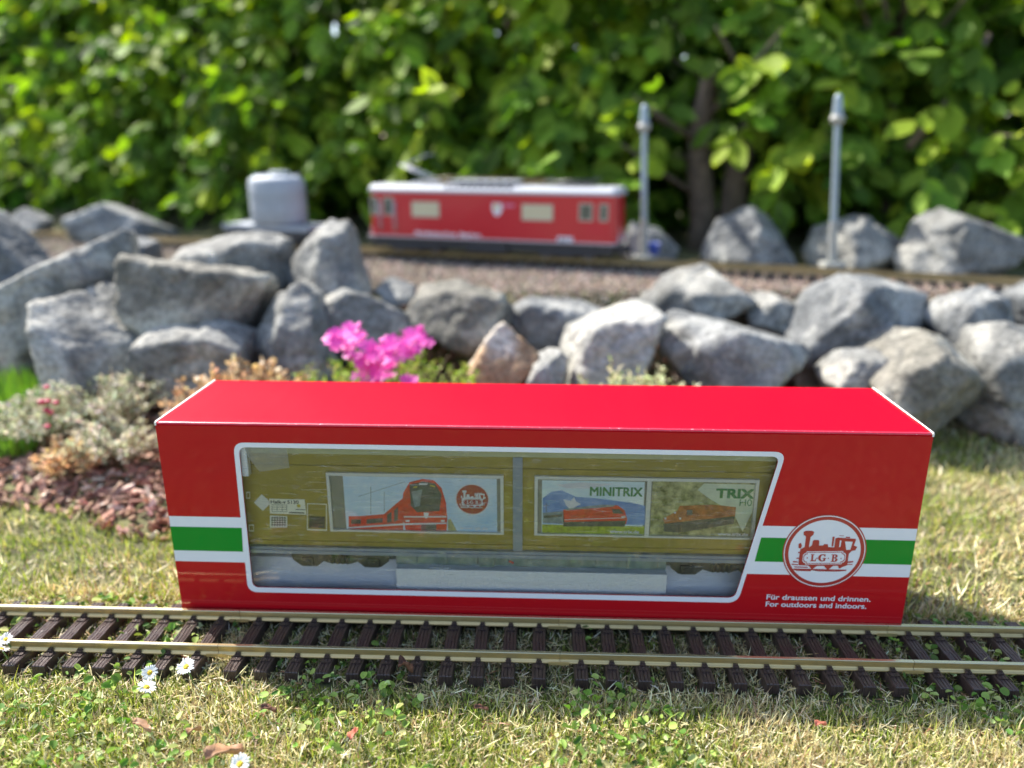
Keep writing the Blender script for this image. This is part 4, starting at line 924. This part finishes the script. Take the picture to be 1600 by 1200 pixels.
def lwin(x0, x1, z0, z1, m=WIN):
    b = MB(); t = 0.003
    for (p, q, r_, s_) in ((x0 - t, x1 + t, z1, z1 + t), (x0 - t, x1 + t, z0 - t, z0), (x0 - t, x0, z0, z1), (x1, x1 + t, z0, z1)): b.box(p, q, -hw - 0.0015, -hw - 0.0001, r_, s_)
    f = b.build('window', mat('window_rubber', (0.45, 0.42, 0.33), 0.5) if 'window_rubber' not in bpy.data.materials else bpy.data.materials['window_rubber'], loco)
    b = MB(); b.box(x0, x1, -hw - 0.0008, -hw - 0.0001, z0, z1); b.build('pane', m, f)
def lx(px): return (px - 778) / 397 * LL
lwin(lx(661), lx(703), 0.090, 0.120); lwin(lx(837), lx(880), 0.090, 0.120)
lwin(lx(922), lx(938), 0.092, 0.124, GLS)
lwin(lx(591), lx(600), 0.092, 0.129, GLS); lwin(lx(613), lx(626), 0.092, 0.129, GLS); lwin(lx(951), lx(960), 0.092, 0.124, GLS)
b = MB()
for px in (604, 607, 629, 632): b.tube([(lx(px), -hw - 0.004, 0.052), (lx(px), -hw - 0.004, 0.122)], 0.0012, 6)
b.build('door_handrail', SILV, loco)
b = MB(); b.box(-hl, hl, -hw - 0.001, hw + 0.001, 0.0375, 0.0414); b.build('skirt_stripe', mat('pale_stripe', (0.50, 0.44, 0.46), 0.5), loco)
text('lettering', 'Rhätische Bahn', lx(664), lx(770), 0.0445, 0.0095, -hw - 0.0006, WHITE, loco, bold=0.03)
b = MB(); b.box(lx(889), lx(912), -hw - 0.001, -hw - 0.0001, 0.039, 0.053); b.build('number_plate', WHITE, loco)
text('lettering', '611', lx(892), lx(909), 0.042, 0.008, -hw - 0.0014, DARKM, loco, bold=0.02)
cx_ = lx(797)
sheet('coat_of_arms', [[(cx_ - .012, 0.123), (cx_ + .012, 0.123), (cx_ + .012, .108), (cx_ + 0.007, .098), (cx_, 0.094), (cx_ - .007, .098), (cx_ - .012, .108)]], -hw - 0.0006, WHITE, loco)
sheet('coat_of_arms_charge', [[(cx_ - .006, 0.120), (cx_ + .002, 0.120), (cx_ + .002, .109), (cx_ - .006, .109)]], -hw - 0.0009, YEL, loco)
b = MB(); b.box(cx_ + .016, cx_ + 0.042, -hw - 0.0005, -hw, 0.115, 0.122); b.build('name_plate', mat('pale_pink_print', (0.62, 0.16, 0.26), 0.4), loco)
b = MB(); b.box(-hl + 0.01, hl - 0.01, -0.045, 0.045, 0.014, 0.0373); b.box(-0.05, 0.05, -0.052, 0.052, 0.010, 0.0373); b.build('underframe', DARKM, loco)
for bx in (-0.19, 0.19):
    b = MB(); b.box(bx - 0.065, bx + 0.065, -0.048, -0.040, 0.010, 0.022, bev=0.002); b.box(bx - 0.065, bx + 0.065, 0.040, 0.048, 0.010, 0.022, bev=0.002); b.box(bx - 0.02, bx + 0.02, -0.05, 0.05, 0.008, 0.020)
    bo = b.build('bogie', DARKM, loco)
    for dx in (-0.05, 0.05):
        b = MB()
        for s in (-1, 1):
            b.cyl((bx + dx, s * 0.0225, 0.0185), (bx + dx, s * 0.0285, 0.0185), 0.0195, seg=24)
            b.cyl((bx + dx, s * 0.0285, 0.0185), (bx + dx, s * 0.032, 0.0185), 0.010, 0.009, seg=16)
        b.cyl((bx + dx, -0.0225, 0.0185), (bx + dx, 0.0225, 0.0185), 0.004, seg=8)
        b.build('wheelset', mat('wheel_steel', (0.12, 0.12, 0.13), 0.4, metal=0.7) if 'wheel_steel' not in bpy.data.materials else bpy.data.materials['wheel_steel'], bo)
for s in (-1, 1):
    b = MB(); b.box(min(s * hl, s * (hl + 0.008)), max(s * hl, s * (hl + 0.008)), -0.04, 0.04, 0.016, 0.028, bev=0.001); b.cyl((s * (hl + .008), 0, 0.022), (s * (hl + 0.02), 0, 0.022), 0.007, seg=16); b.cyl((s * (hl + .02), 0, 0.022), (s * (hl + 0.023), 0, 0.022), 0.013, seg=16)
    b.build('buffer', DARKM, loco)
    for yy in (-0.03, 0.03):
        b = MB(); b.cyl((s * hl, yy, 0.05), (s * (hl + 0.004), yy, 0.05), 0.007, seg=16); b.build('headlight', SILV, loco)

# ------------------------------------------------------------------ silo wagon
SLV = mat('silo_aluminium', (0.34, 0.37, 0.41), 0.65, metal=0.15, var=(12, 0.85, 1.1))
wx = -0.705; ws = (ty(wx + .05) - ty(wx - .05)) / .1; wrz = math.atan(ws); wn = Vector((-ws, 1)).normalized() * 0.024
sw = tag(empty('silo_wagon', (wx + wn.x, ty(wx) + wn.y, RZ), wrz), 'silver single silo wagon on the far track behind the boulders', 'model wagon')
b = MB()
def lathe(b, prof, cx, sx, sy, seg=40, mi=0):
    rings = [[b.b.verts.new((cx + math.cos(2 * math.pi * k / seg) * r * sx, math.sin(2 * math.pi * k / seg) * r * sy, z)) for k in range(seg)] for r, z in prof]
    for A, Bq in zip(rings, rings[1:]):
        for k in range(seg):
            f = b.b.faces.new((A[k], A[(k + 1) % seg], Bq[(k + 1) % seg], Bq[k])); f.smooth = True
    b.b.faces.new(rings[0][::-1]); b.b.faces.new(rings[-1])
lathe(b, [(0.070, 0.052), (0.076, 0.058), (0.078, 0.062), (0.078, 0.090), (0.0783, 0.092), (0.078, 0.094), (0.078, 0.130), (0.0783, 0.132), (0.078, 0.134), (0.0775, 0.158), (0.073, 0.168), (0.058, 0.175), (0.030, 0.177)], 0.0, 1.0, 0.74)
b.build('silo', SLV, sw)
b = MB(); lathe(b, [(0.026, 0.176), (0.026, 0.184), (0.022, 0.187)], 0.012, 1, 1, 20); b.box(-0.055, 0.06, -0.02, -0.017, 0.176, 0.179); b.box(-0.055, 0.06, 0.017, 0.02, 0.176, 0.179)
b.build('filler_hatch', SLV, sw)
b = MB()
for s in (-0.006, 0.006): b.tube([(-0.084, s, 0.05), (-0.084, s, 0.15), (-0.06, s, 0.18)], 0.0012, 6)
for k in range(9): b.tube([(-0.084, -0.006, 0.06 + k * 0.011), (-0.084, 0.006, 0.06 + k * 0.011)], 0.001, 5)
b.build('ladder', SLV, sw)
b = MB(); b.box(-0.145, 0.125, -0.052, 0.052, 0.040, 0.052, bev=0.001); b.box(-0.145, -0.085, -0.054, -0.052, 0.041, 0.054); b.box(0.09, 0.125, -0.054, -0.052, 0.041, 0.054); b.build('deck', SLV, sw)
b = MB(); b.box(-0.14, 0.12, -0.050, 0.050, 0.022, 0.0399); b.box(-0.16, -0.14, -0.008, 0.008, 0.026, 0.036); b.box(0.12, 0.14, -0.008, 0.008, 0.026, 0.036); b.build('underframe', DARKM, sw)
for dx in (-0.085, 0.07):
    b = MB()
    for s in (-1, 1):
        b.cyl((dx, s * 0.0225, 0.0155), (dx, s * 0.0285, 0.0155), 0.0165, seg=20); b.box(dx - 0.012, dx + 0.012, s * 0.034 - 0.003, s * 0.034 + 0.003, 0.010, 0.0238)
    b.cyl((dx, -0.03, 0.0155), (dx, 0.03, 0.0155), 0.004, seg=8); b.build('wheelset', DARKM, sw)

# ------------------------------------------------------------------ grey masts
MAST = mat('mast_paint', (0.30, 0.36, 0.40), 0.45, metal=0.3)
MASTB = mat('mast_foot', (0.33, 0.33, 0.30), 0.6)
def mast(px, py, ptx, pty, depth, label):
    p = at(px, py, depth); q = at(ptx, pty, 1.0) - CAMP; tp = CAMP + q * ((p.y - CAMP.y) / q.y); hgt = tp.z - p.z
    r = tag(empty('catenary_mast', (p.x, p.y, p.z)), label, 'mast', 'grey masts beside the far track')
    dx = tp.x - p.x; dy = 0.0
    f = lambda t: (dx * t, dy * t, hgt * t)
    b = MB(); b.cyl(f(0.02), f(0.27), 0.0095, 0.0085, 16); b.box(-0.022, 0.022, -0.022, 0.022, -0.006, 0.006, bev=0.002)
    for s in (-1, 1): b.cyl((s * .015, -.015, 0.004), (s * .015, -.015, 0.010), 0.003, seg=6)
    b.build('foot', MASTB, r)
    b = MB(); b.cyl(f(0.27), f(0.99), 0.0070, 0.0060, 16); b.build('pole', MAST, r)
    b = MB(); b.cyl(f(0.84), f(0.875), 0.010, 0.0155, 16); b.cyl(f(0.875), f(0.90), 0.0155, 0.010, 16); b.build('collar', MASTB, r)
    b = MB(); b.cyl(f(0.90), f(0.985), 0.0105, 0.008, 16); b.ball(f(0.985), 0.008, (1, 1, 1.3)); b.build('cap', MAST, r)
    return r
m1 = mast(1006, 404, 1007, 166, 1.80, 'grey mast just right of the red locomotive')
m2 = mast(1300, 414, 1310, 150, 1.665, 'grey mast standing before the rounded rock at right')
pb = at(1022, 388, 1.80)
b = MB(); lathe(b, [(0.013, -0.018), (0.016, -0.014), (0.0175, 0.010), (0.0190, 0.012), (0.0190, 0.015), (0.016, 0.016), (0.015, -0.010)], 0, 1, 1, 20)
b.b.verts.ensure_lookup_table()
for v_ in b.b.verts: v_.co *= 0.8
o = b.build('bucket', mat('blue_plastic', (0.05, 0.09, 0.36), 0.4), None); o.location = (pb.x, pb.y, pb.z)
tag(o, 'tiny blue tub at the foot of the left grey mast', 'tub')

# ------------------------------------------------------------------ hedge
LEAF = mat('hedge_leaf', (0.1, 0.2, 0.03), 0.6, attr=True, trans=0.45, spec=0.16)
BARKM = mat('trunk_bark', (0.10, 0.072, 0.05), 0.9, var=(30, 0.6, 1.5), bump=(60, 1.0))
def hedge_y(x): return 1.40 - 0.26 * x + (0.04 * x * x if x < 0 else 0)
LV = []; rowsL = [(0.0, 0.04), (0.18, 0.34), (0.42, 0.50), (0.68, 0.38), (0.88, 0.15)]
for t, w in rowsL:
    cv = -0.10 * math.sin(t * 2.6)
    LV += [(-w, 0.10 * w * 2 + cv, t), (0, cv, t), (w, 0.10 * w * 2 + cv, t)]
LV.append((0, 0.02, 1.0))
LF = []
for i in range(4):
    for k in range(2): a_ = i * 3 + k; LF.append((a_, a_ + 1, a_ + 4, a_ + 3))
LF += [(12, 13, 15), (13, 14, 15)]
def hedge_shrub(cx, width, nl, label, trunks, seed, gaps=(), branches=()):
    y0 = hedge_y(cx); zb = terrain(cx, y0 + 0.25)
    r = tag(empty('hedge_shrub', (cx, y0 + 0.25, zb)), label, 'hedge', 'shrubs of the hedge')
    K = 7; ns = int(nl * 1.12 / K)   # leafy shoots, each carrying alternate leaves
    x = RNG.uniform(-width * 0.62, width * 0.62, ns) + RNG.normal(0, 0.03, ns); z = RNG.uniform(0.12, 1.0, ns)
    u = RNG.random(ns) ** 1.4
    lump = np.array([noise.noise(Vector(((cx + a_) * 3.2, b_ * 3.2, seed))) for a_, b_ in zip(x, z)])
    lump2 = np.array([noise.noise(Vector(((cx + a_) * 8, b_ * 8, seed + 9))) for a_, b_ in zip(x, z)])
    hy = np.array([hedge_y(cx + a_) for a_ in x])
    y = hy + 0.07 + 0.46 * np.clip(z - 0.10, 0, 1) + u * 0.46 + lump * 0.13 + lump2 * 0.05
    keep = ((lump2 > -0.22) | (u > 0.4)) & ((lump > -0.25) | (u > 0.62)) & ~((z < 0.24) & (RNG.random(ns) < 0.5))
    x, y, z, u = x[keep], y[keep], z[keep], u[keep]; ns = len(x)
    sd = np.stack([RNG.normal(0, 0.55, ns), -0.75 + RNG.normal(0, 0.25, ns), RNG.normal(-0.30, 0.45, ns)], 1); sd /= np.linalg.norm(sd, axis=1, keepdims=True)
    slen = RNG.uniform(0.08, 0.19, ns)
    side = np.cross(sd, np.array([[0, 0, 1.0]])); side /= np.linalg.norm(side, axis=1, keepdims=True)
    syoung = RNG.random(ns) < (0.30 - 0.2 * u); svig = RNG.uniform(0.72, 1.15, ns)
    rep = lambda a_: np.repeat(a_, K, axis=0)
    k = np.tile(np.arange(K), ns); t = (k + 0.5) / K; sg = np.where(k % 2 == 0, 1.0, -1.0); N = ns * K
    p0 = np.stack([x, y, z], 1); pos = rep(p0) + rep(sd) * (t * rep(slen))[:, None]; pos[:, 2] -= 0.05 * t * t
    u = rep(u)
    d = rep(sd) * 0.55 + rep(side) * (sg * RNG.uniform(0.35, 0.95, N))[:, None] + np.stack([RNG.normal(0, 0.22, N), RNG.normal(0, 0.22, N), -0.55 + RNG.normal(0, 0.28, N)], 1)
    d[k == K - 1] = (rep(sd) + np.array([[0, 0, -0.5]]))[k == K - 1]
    nr = np.stack([-0.28 + RNG.normal(0, 0.35, N), -0.50 + RNG.normal(0, 0.35, N), 0.75 + RNG.normal(0, 0.3, N)], 1)
    sz = RNG.uniform(0.060, 0.098, N) * rep(svig) * (1 + 0.12 * np.clip(cx, -1, 1)) * np.where(RNG.random(N) < 0.15, 0.6, 1.0)
    kp = np.ones(N, bool)
    for (gx_, gz_, grx, grz) in gaps:
        kp &= ~((((cx + pos[:, 0] - gx_) / grx) ** 2 + ((zb + pos[:, 2] - gz_) / grz) ** 2 < 1) & (u < 0.85))
    kp &= pos[:, 2] > 0.05
    Bs = frames(d, nr) * np.stack([sz * RNG.uniform(0.50, 0.66, N), sz * RNG.uniform(0.2, 2.2, N), sz], 1)[:, None, :]
    young = rep(syoung)
    col = np.where(young[:, None], pick([(0.26, 0.36, 0.03), (0.33, 0.42, 0.045)], (2, 1), N, 0.12), pick([(0.125, 0.22, 0.024), (0.19, 0.31, 0.034), (0.07, 0.135, 0.018)], (3, 3, 2), N, 0.15))
    pos = pos - np.array([[0, y0 + 0.25, 0]]); pos, Bs, col = pos[kp], Bs[kp], col[kp]
    tb_ = MB()
    for q in range(0, ns, 2):
        if p0[q][1] < hedge_y(cx + p0[q][0]) + 0.75:
            a_ = Vector(p0[q]) - Vector((0, y0 + 0.25, 0)); e_ = a_ + Vector(sd[q]) * slen[q]; bk = a_ + Vector((0, 0.14, -0.03)); skip = any(((cx + a_.x - g[0]) / g[2]) ** 2 + ((zb + a_.z - g[1]) / g[3]) ** 2 < 1.2 for g in gaps)
            if not skip: tb_.tube([bk, a_, e_ - Vector((0, 0, 0.045))], [0.0032, 0.0024, 0.0012], 5)
    tb_.build('twigs', BARKM, r)
    scatter('crown', LV, LF, pos, Bs, col, LEAF, parent=r, smooth=True)
    b = MB()
    for (dx, dy, r0_, lean, hh) in trunks:
        pts = [(dx + lean * t + 0.012 * math.sin(t * 7 + dx * 9), dy + 0.08 * t, t * hh - 0.02) for t in np.linspace(0, 1, 9)]
        b.tube(pts, [r0_ * (1.15 - 0.5 * t) for t in np.linspace(0, 1, 9)], 12)
    b.build('trunk', BARKM, r)
    b = MB(); rr = random.Random(seed)
    for k in range(9):
        t0 = rr.uniform(0.25, 0.8); tk = rr.choice(trunks); sx_ = tk[0] + tk[3] * t0; p0 = Vector((sx_, tk[1] + 0.08 * t0, t0 * tk[4]))
        dr = Vector((rr.uniform(-1, 1), rr.uniform(-1, 0.6), rr.uniform(0.2, 0.9))).normalized()
        b.tube([p0, p0 + dr * 0.12 + Vector((0, 0, 0.01)), p0 + dr * 0.26 + Vector((0, 0, 0.03))], [0.008, 0.006, 0.003], 7)
    b.build('branches', BARKM, r); b = MB()
    for (q0, q1, rad) in branches:
        q0 = Vector(q0) - Vector(r.location); q1 = Vector(q1) - Vector(r.location); mm = (q0 + q1) / 2 + Vector((0.012, 0, -0.01)); b.tube([q0, mm, q1], [rad, rad * 0.9, rad * 0.7], 10)
    if branches: b.build('bare_branch', BARKM, r)
gp = at(1185, 290, 2.05); gp2 = at(1085, 300, 2.08)
hedge_shrub(-1.75, 0.62, 2080, 'hedge shrub at the far left edge, dense leaves above a low rock', [(0, 0.34, 0.022, 0.05, 0.8)], 1)
hedge_shrub(-1.22, 0.62, 2320, 'dense hedge shrub above the wide pointed rock at left', [(0, 0.34, 0.022, 0.05, 0.8), (0.2, 0.38, 0.018, -0.05, 0.7)], 2)
hedge_shrub(-0.68, 0.62, 2320, 'hedge shrub right behind the silver silo wagon', [(0.05, 0.34, 0.022, 0.05, 0.8)], 3)
hedge_shrub(-0.16, 0.60, 2320, 'hedge shrub behind the middle of the red locomotive', [(0, 0.34, 0.024, 0.05, 0.8), (-0.2, 0.38, 0.018, 0.05, 0.7)], 4)
tA = at(1090, 385, 2.10); tB = at(1125, 380, 2.10)
hc = 0.36
hedge_shrub(hc, 0.58, 2080, 'hedge shrub with two thick brown trunks showing through a dark gap', [(tA.x - hc, tA.y - hedge_y(hc) - 0.25, 0.036, 0.01, 0.50), (tB.x - hc, tB.y - hedge_y(hc) - 0.25, 0.036, 0.11, 0.50)], 5,
            gaps=[(gp.x, gp.z - 0.02, 0.15, 0.20), (gp2.x - 0.01, gp2.z, 0.09, 0.20)])
b0, b1 = at(1420, 230, 1.84), at(1545, 55, 1.84)
hedge_shrub(0.86, 0.56, 2080, 'hedge shrub behind the right mast with large drooping leaves', [(0.05, 0.15, 0.022, 0.05, 0.8)], 6)
hedge_shrub(1.32, 0.56, 1840, 'hedge shrub at the right edge with a bare slanting branch', [(0, 0.15, 0.022, 0.05, 0.8)], 7, branches=[(b0, b1, 0.011)])
# back row closing the view behind
hedge_b = tag(empty('back_hedge', (0, 2.35, 0.18)), 'shadowy dense hedge foliage glimpsed through gaps in the front shrubs', 'hedge')
N = 13000; x = RNG.uniform(-3.2, 2.2, N); z = RNG.uniform(0.0, 1.0, N) * np.where(x < -0.4, 1.05, 0.82); y = RNG.uniform(-0.20, 0.30, N) - 0.26 * x
sz = RNG.uniform(0.07, 0.11, N)
Bs = frames(np.stack([RNG.normal(0, .5, N), RNG.normal(-.4, .4, N), RNG.normal(-.5, .4, N)], 1), np.stack([RNG.normal(0, .5, N), RNG.normal(-.6, .4, N), RNG.normal(.5, .4, N)], 1)) * np.stack([sz * .65, sz, sz], 1)[:, None, :]
o = scatter('crown', LV, LF, np.stack([x, y, z], 1), Bs, pick([(0.085, 0.18, 0.022), (0.055, 0.12, 0.02)], (1, 1), N), LEAF, parent=hedge_b, smooth=True)
b = MB()
for k in range(12): xx = -2.3 + 0.38 * k; b.tube([(xx, -.26 * xx, -.03), (xx + .03, -.26 * xx, .4), (xx, -.26 * xx, .75)], [.02, .016, .01], 8)
b.build('trunk', BARKM, hedge_b)

# ------------------------------------------------------------------ plants of the bed
def sprig_plant(name, px, py, depth, rad, hgt, n, cols, wts, lsz, label, up_bias=1.0, group=None, m=None, wratio=0.35, per=26, cat='plant'):
    """low bushy plant: many thin stems clad in small leaves"""
    p = at(px, py, depth); zb = terrain(p.x, p.y); r = tag(empty(name, (p.x, p.y, zb)), label, cat, group)
    top = p.z - zb; hgt = max(hgt, top)
    b = MB(); P_, D_ = [], []
    for k in range(n):
        a = random.uniform(0, 2 * math.pi); q = math.sqrt(random.random()) * rad * 0.4; tilt = random.uniform(0, 1) ** 0.8 * 0.9
        base = Vector((math.cos(a) * q, math.sin(a) * q, 0)); h = hgt * random.uniform(0.65, 1.0) * (1 - 0.25 * tilt)
        tip = base + Vector((math.cos(a) * rad * tilt, math.sin(a) * rad * tilt, h)); mid_ = (base + tip) / 2 + Vector((math.cos(a) * rad * -0.1, math.sin(a) * rad * -0.1, h * 0.08))
        b.tube([base, mid_, tip], [0.0012, 0.001, 0.0006], 4)
        for j in range(per):
            t = random.uniform(0.35, 1.0); c_ = base * (1 - t) ** 2 + mid_ * 2 * t * (1 - t) + tip * t * t; P_.append(c_[:]); D_.append((random.gauss(0, 0.7), random.gauss(0, 0.7), random.gauss(0.5 * up_bias, 0.5)))
    b.build('stems', mat(name + '_stem', (0.20, 0.14, 0.08), 0.8), r)
    N = len(P_); sz = RNG.uniform(0.6, 1.2, N) * lsz
    Bs = frames(np.array(D_), RNG.normal(0, 1, (N, 3))) * np.stack([sz * wratio, sz * .3, sz], 1)[:, None, :]
    tv = [(0, 0, 0), (-.5, .1, .4), (.5, .1, .4), (-.35, .1, .75), (.35, .1, .75), (0, 0, 1)]
    scatter('foliage', tv, [(0, 2, 1), (1, 2, 4, 3), (3, 4, 5)], np.array(P_), Bs, pick(cols, wts, N), m or CLOV, parent=r)
    return r, hgt
CREAM = [(0.58, 0.54, 0.38), (0.48, 0.50, 0.34), (0.66, 0.60, 0.50), (0.38, 0.42, 0.24)]
ORNG = [(0.60, 0.40, 0.22), (0.52, 0.36, 0.20), (0.62, 0.50, 0.32)]
sprig_plant('silver_thyme', 150, 575, 1.15, 0.095, 0.08, 110, CREAM, (3, 3, 2, 2), 0.011, 'large pale cream bushy plant in front of the dark grey block')
sprig_plant('silver_thyme', 60, 620, 1.11, 0.07, 0.05, 60, CREAM, (2, 3, 2, 2), 0.011, 'low pale plant with red tips near the left edge')
sprig_plant('silver_thyme', 175, 655, 1.05, 0.06, 0.03, 60, CREAM, (3, 2, 2, 1), 0.010, 'low cream and yellow plant spilling onto the mulch at left')
sprig_plant('dry_sedum', 370, 555, 1.12, 0.065, 0.08, 50, ORNG, (1, 1, 1), 0.012, 'tall orange tan dried plant behind the left top of the carton', per=30, wratio=0.6)
sprig_plant('dry_sedum', 300, 590, 1.08, 0.04, 0.05, 26, ORNG, (1, 1, 1), 0.011, 'small tan dried plant at the left rear corner of the carton', wratio=0.6)
sprig_plant('dry_sedum', 100, 680, 1.02, 0.045, 0.02, 22, ORNG, (1, 1, 1), 0.010, 'low tan dried plant lowest on the mulch at left, below the cream ones', wratio=0.6)
sprig_plant('dry_sedum', 440, 575, 1.12, 0.04, 0.06, 30, ORNG, (1, 1, 1), 0.011, 'thin tan dried plant between the orange one and the pink flowers', wratio=0.6)
YG = [(0.30, 0.42, 0.06), (0.42, 0.48, 0.12), (0.20, 0.32, 0.05)]
sprig_plant('dwarf_conifer', 985, 560, 1.10, 0.075, 0.08, 70, [(0.50, 0.54, 0.28), (0.60, 0.60, 0.38), (0.40, 0.46, 0.20)], (2, 2, 1), 0.012, 'pale yellow green feathery plant in front of the whitish slab')
sprig_plant('dwarf_conifer', 1085, 585, 1.10, 0.035, 0.06, 25, [(0.50, 0.54, 0.28), (0.60, 0.60, 0.38)], (2, 2), 0.011, 'small pale feathery plant right of the larger one behind the carton')
def tuft(px, py, depth, rad, hgt, n, label):
    p = at(px, py, depth); zb = terrain(p.x, p.y); o_ = np.zeros((n, 3)); a = RNG.uniform(0, 2 * np.pi, n); q = np.sqrt(RNG.random(n)) * rad * 0.6; tl = RNG.uniform(0, 0.9, n)
    d = np.stack([np.cos(a) * np.sin(tl), np.sin(a) * np.sin(tl), np.cos(tl)], 1); ln = RNG.uniform(0.6, 1.0, n) * hgt
    Bs = frames(d, d * 0 + np.stack([np.cos(a), np.sin(a), a * 0 + 0.01], 1)) * np.stack([a * 0 + 0.0022, ln * .25, ln], 1)[:, None, :]
    tv = [(-.5, 0, 0), (.5, 0, 0), (-.45, -.3, .5), (.45, -.3, .5), (0, -1, .95)]
    o = scatter('grass_tuft', tv, [(0, 1, 3, 2), (2, 3, 4)], np.stack([np.cos(a) * q, np.sin(a) * q, a * 0], 1), Bs, pick([(0.10, 0.22, 0.03), (0.18, 0.32, 0.04), (0.07, 0.15, 0.03)], (2, 2, 1), n), GRASS)
    o.location = (p.x, p.y, zb); return tag(o, label, 'grass tuft')
tuft(15, 560, 1.20, 0.08, 0.09, 900, 'dark green grass tuft at the left edge below the pale boulder')
tuft(12, 630, 1.08, 0.05, 0.04, 500, 'bright green low tuft at the left edge beside the pale plants')
# pink phlox
PINK = mat('pink_petal', (0.78, 0.11, 0.50), 0.5, trans=0.3)
r, hh = sprig_plant('phlox_plant', 600, 548, 1.12, 0.13, 0.08, 120, YG, (3, 2, 2), 0.015, 'flowering plant with bright pink blossom heads and narrow yellow green leaves', wratio=0.25, cat='flower')
rl = Vector(r.location)
heads = [(525, 522, .0), (548, 515, .0), (536, 534, .0), (518, 532, 0), (556, 530, .0), (560, 560, 0), (580, 548, 0), (600, 540, 0), (618, 536, 0), (640, 530, 0), (656, 524, 0), (590, 566, 0), (606, 558, 0), (566, 578, 0), (630, 548, 0), (648, 540, 0), (612, 572, 0), (575, 562, 0), (644, 594, 0), (596, 590, 0)]
for (px, py, _) in heads:
    c = at(px + random.uniform(-3, 3), py, 1.10 + random.uniform(-0.02, 0.02)) - rl; b = MB()
    for k in range(9):
        fc = c + Vector((random.gauss(0, 0.008), random.gauss(0, 0.008), random.gauss(0, 0.006))); nrm = Vector((random.gauss(0, .4), -0.6 + random.gauss(0, .4), 0.8)).normalized(); q = nrm.to_track_quat('Z', 'Y')
        for j in range(5):
            a = 2 * math.pi * j / 5 + random.uniform(-.1, .1); rr = 0.0085
            pp = [(0, 0), (rr * 0.7, -rr * 0.36), (rr * 1.05, -rr * .12), (rr * 1.05, rr * .12), (rr * 0.7, rr * 0.36)]
            b.b.faces.new([b.b.verts.new(fc + q @ Vector((math.cos(a) * x_ - math.sin(a) * y_, math.sin(a) * x_ + math.cos(a) * y_, 0.15 * x_))) for x_, y_ in pp])
    b.build('blossom', PINK, r, recalc=False)
RF = mat('red_flower', (0.45, 0.03, 0.08), 0.5)
p = at(72, 628, 1.05); rr_ = tag(empty('red_flower', (p.x, p.y, terrain(p.x, p.y))), 'small crimson flower among the pale plants at left', 'flower'); hh = p.z - terrain(p.x, p.y)
b = MB()
for k in range(9): b.ball((random.gauss(0, .006), random.gauss(0, .004), hh + random.gauss(0, .009)), 0.005, (1, 1, .7), sub=1)
b.build('petals', RF, rr_)
b = MB(); b.tube([(0, 0, 0), (0.002, 0, hh * .5), (0, 0, hh)], 0.001, 5); b.build('stem', STEM, rr_)
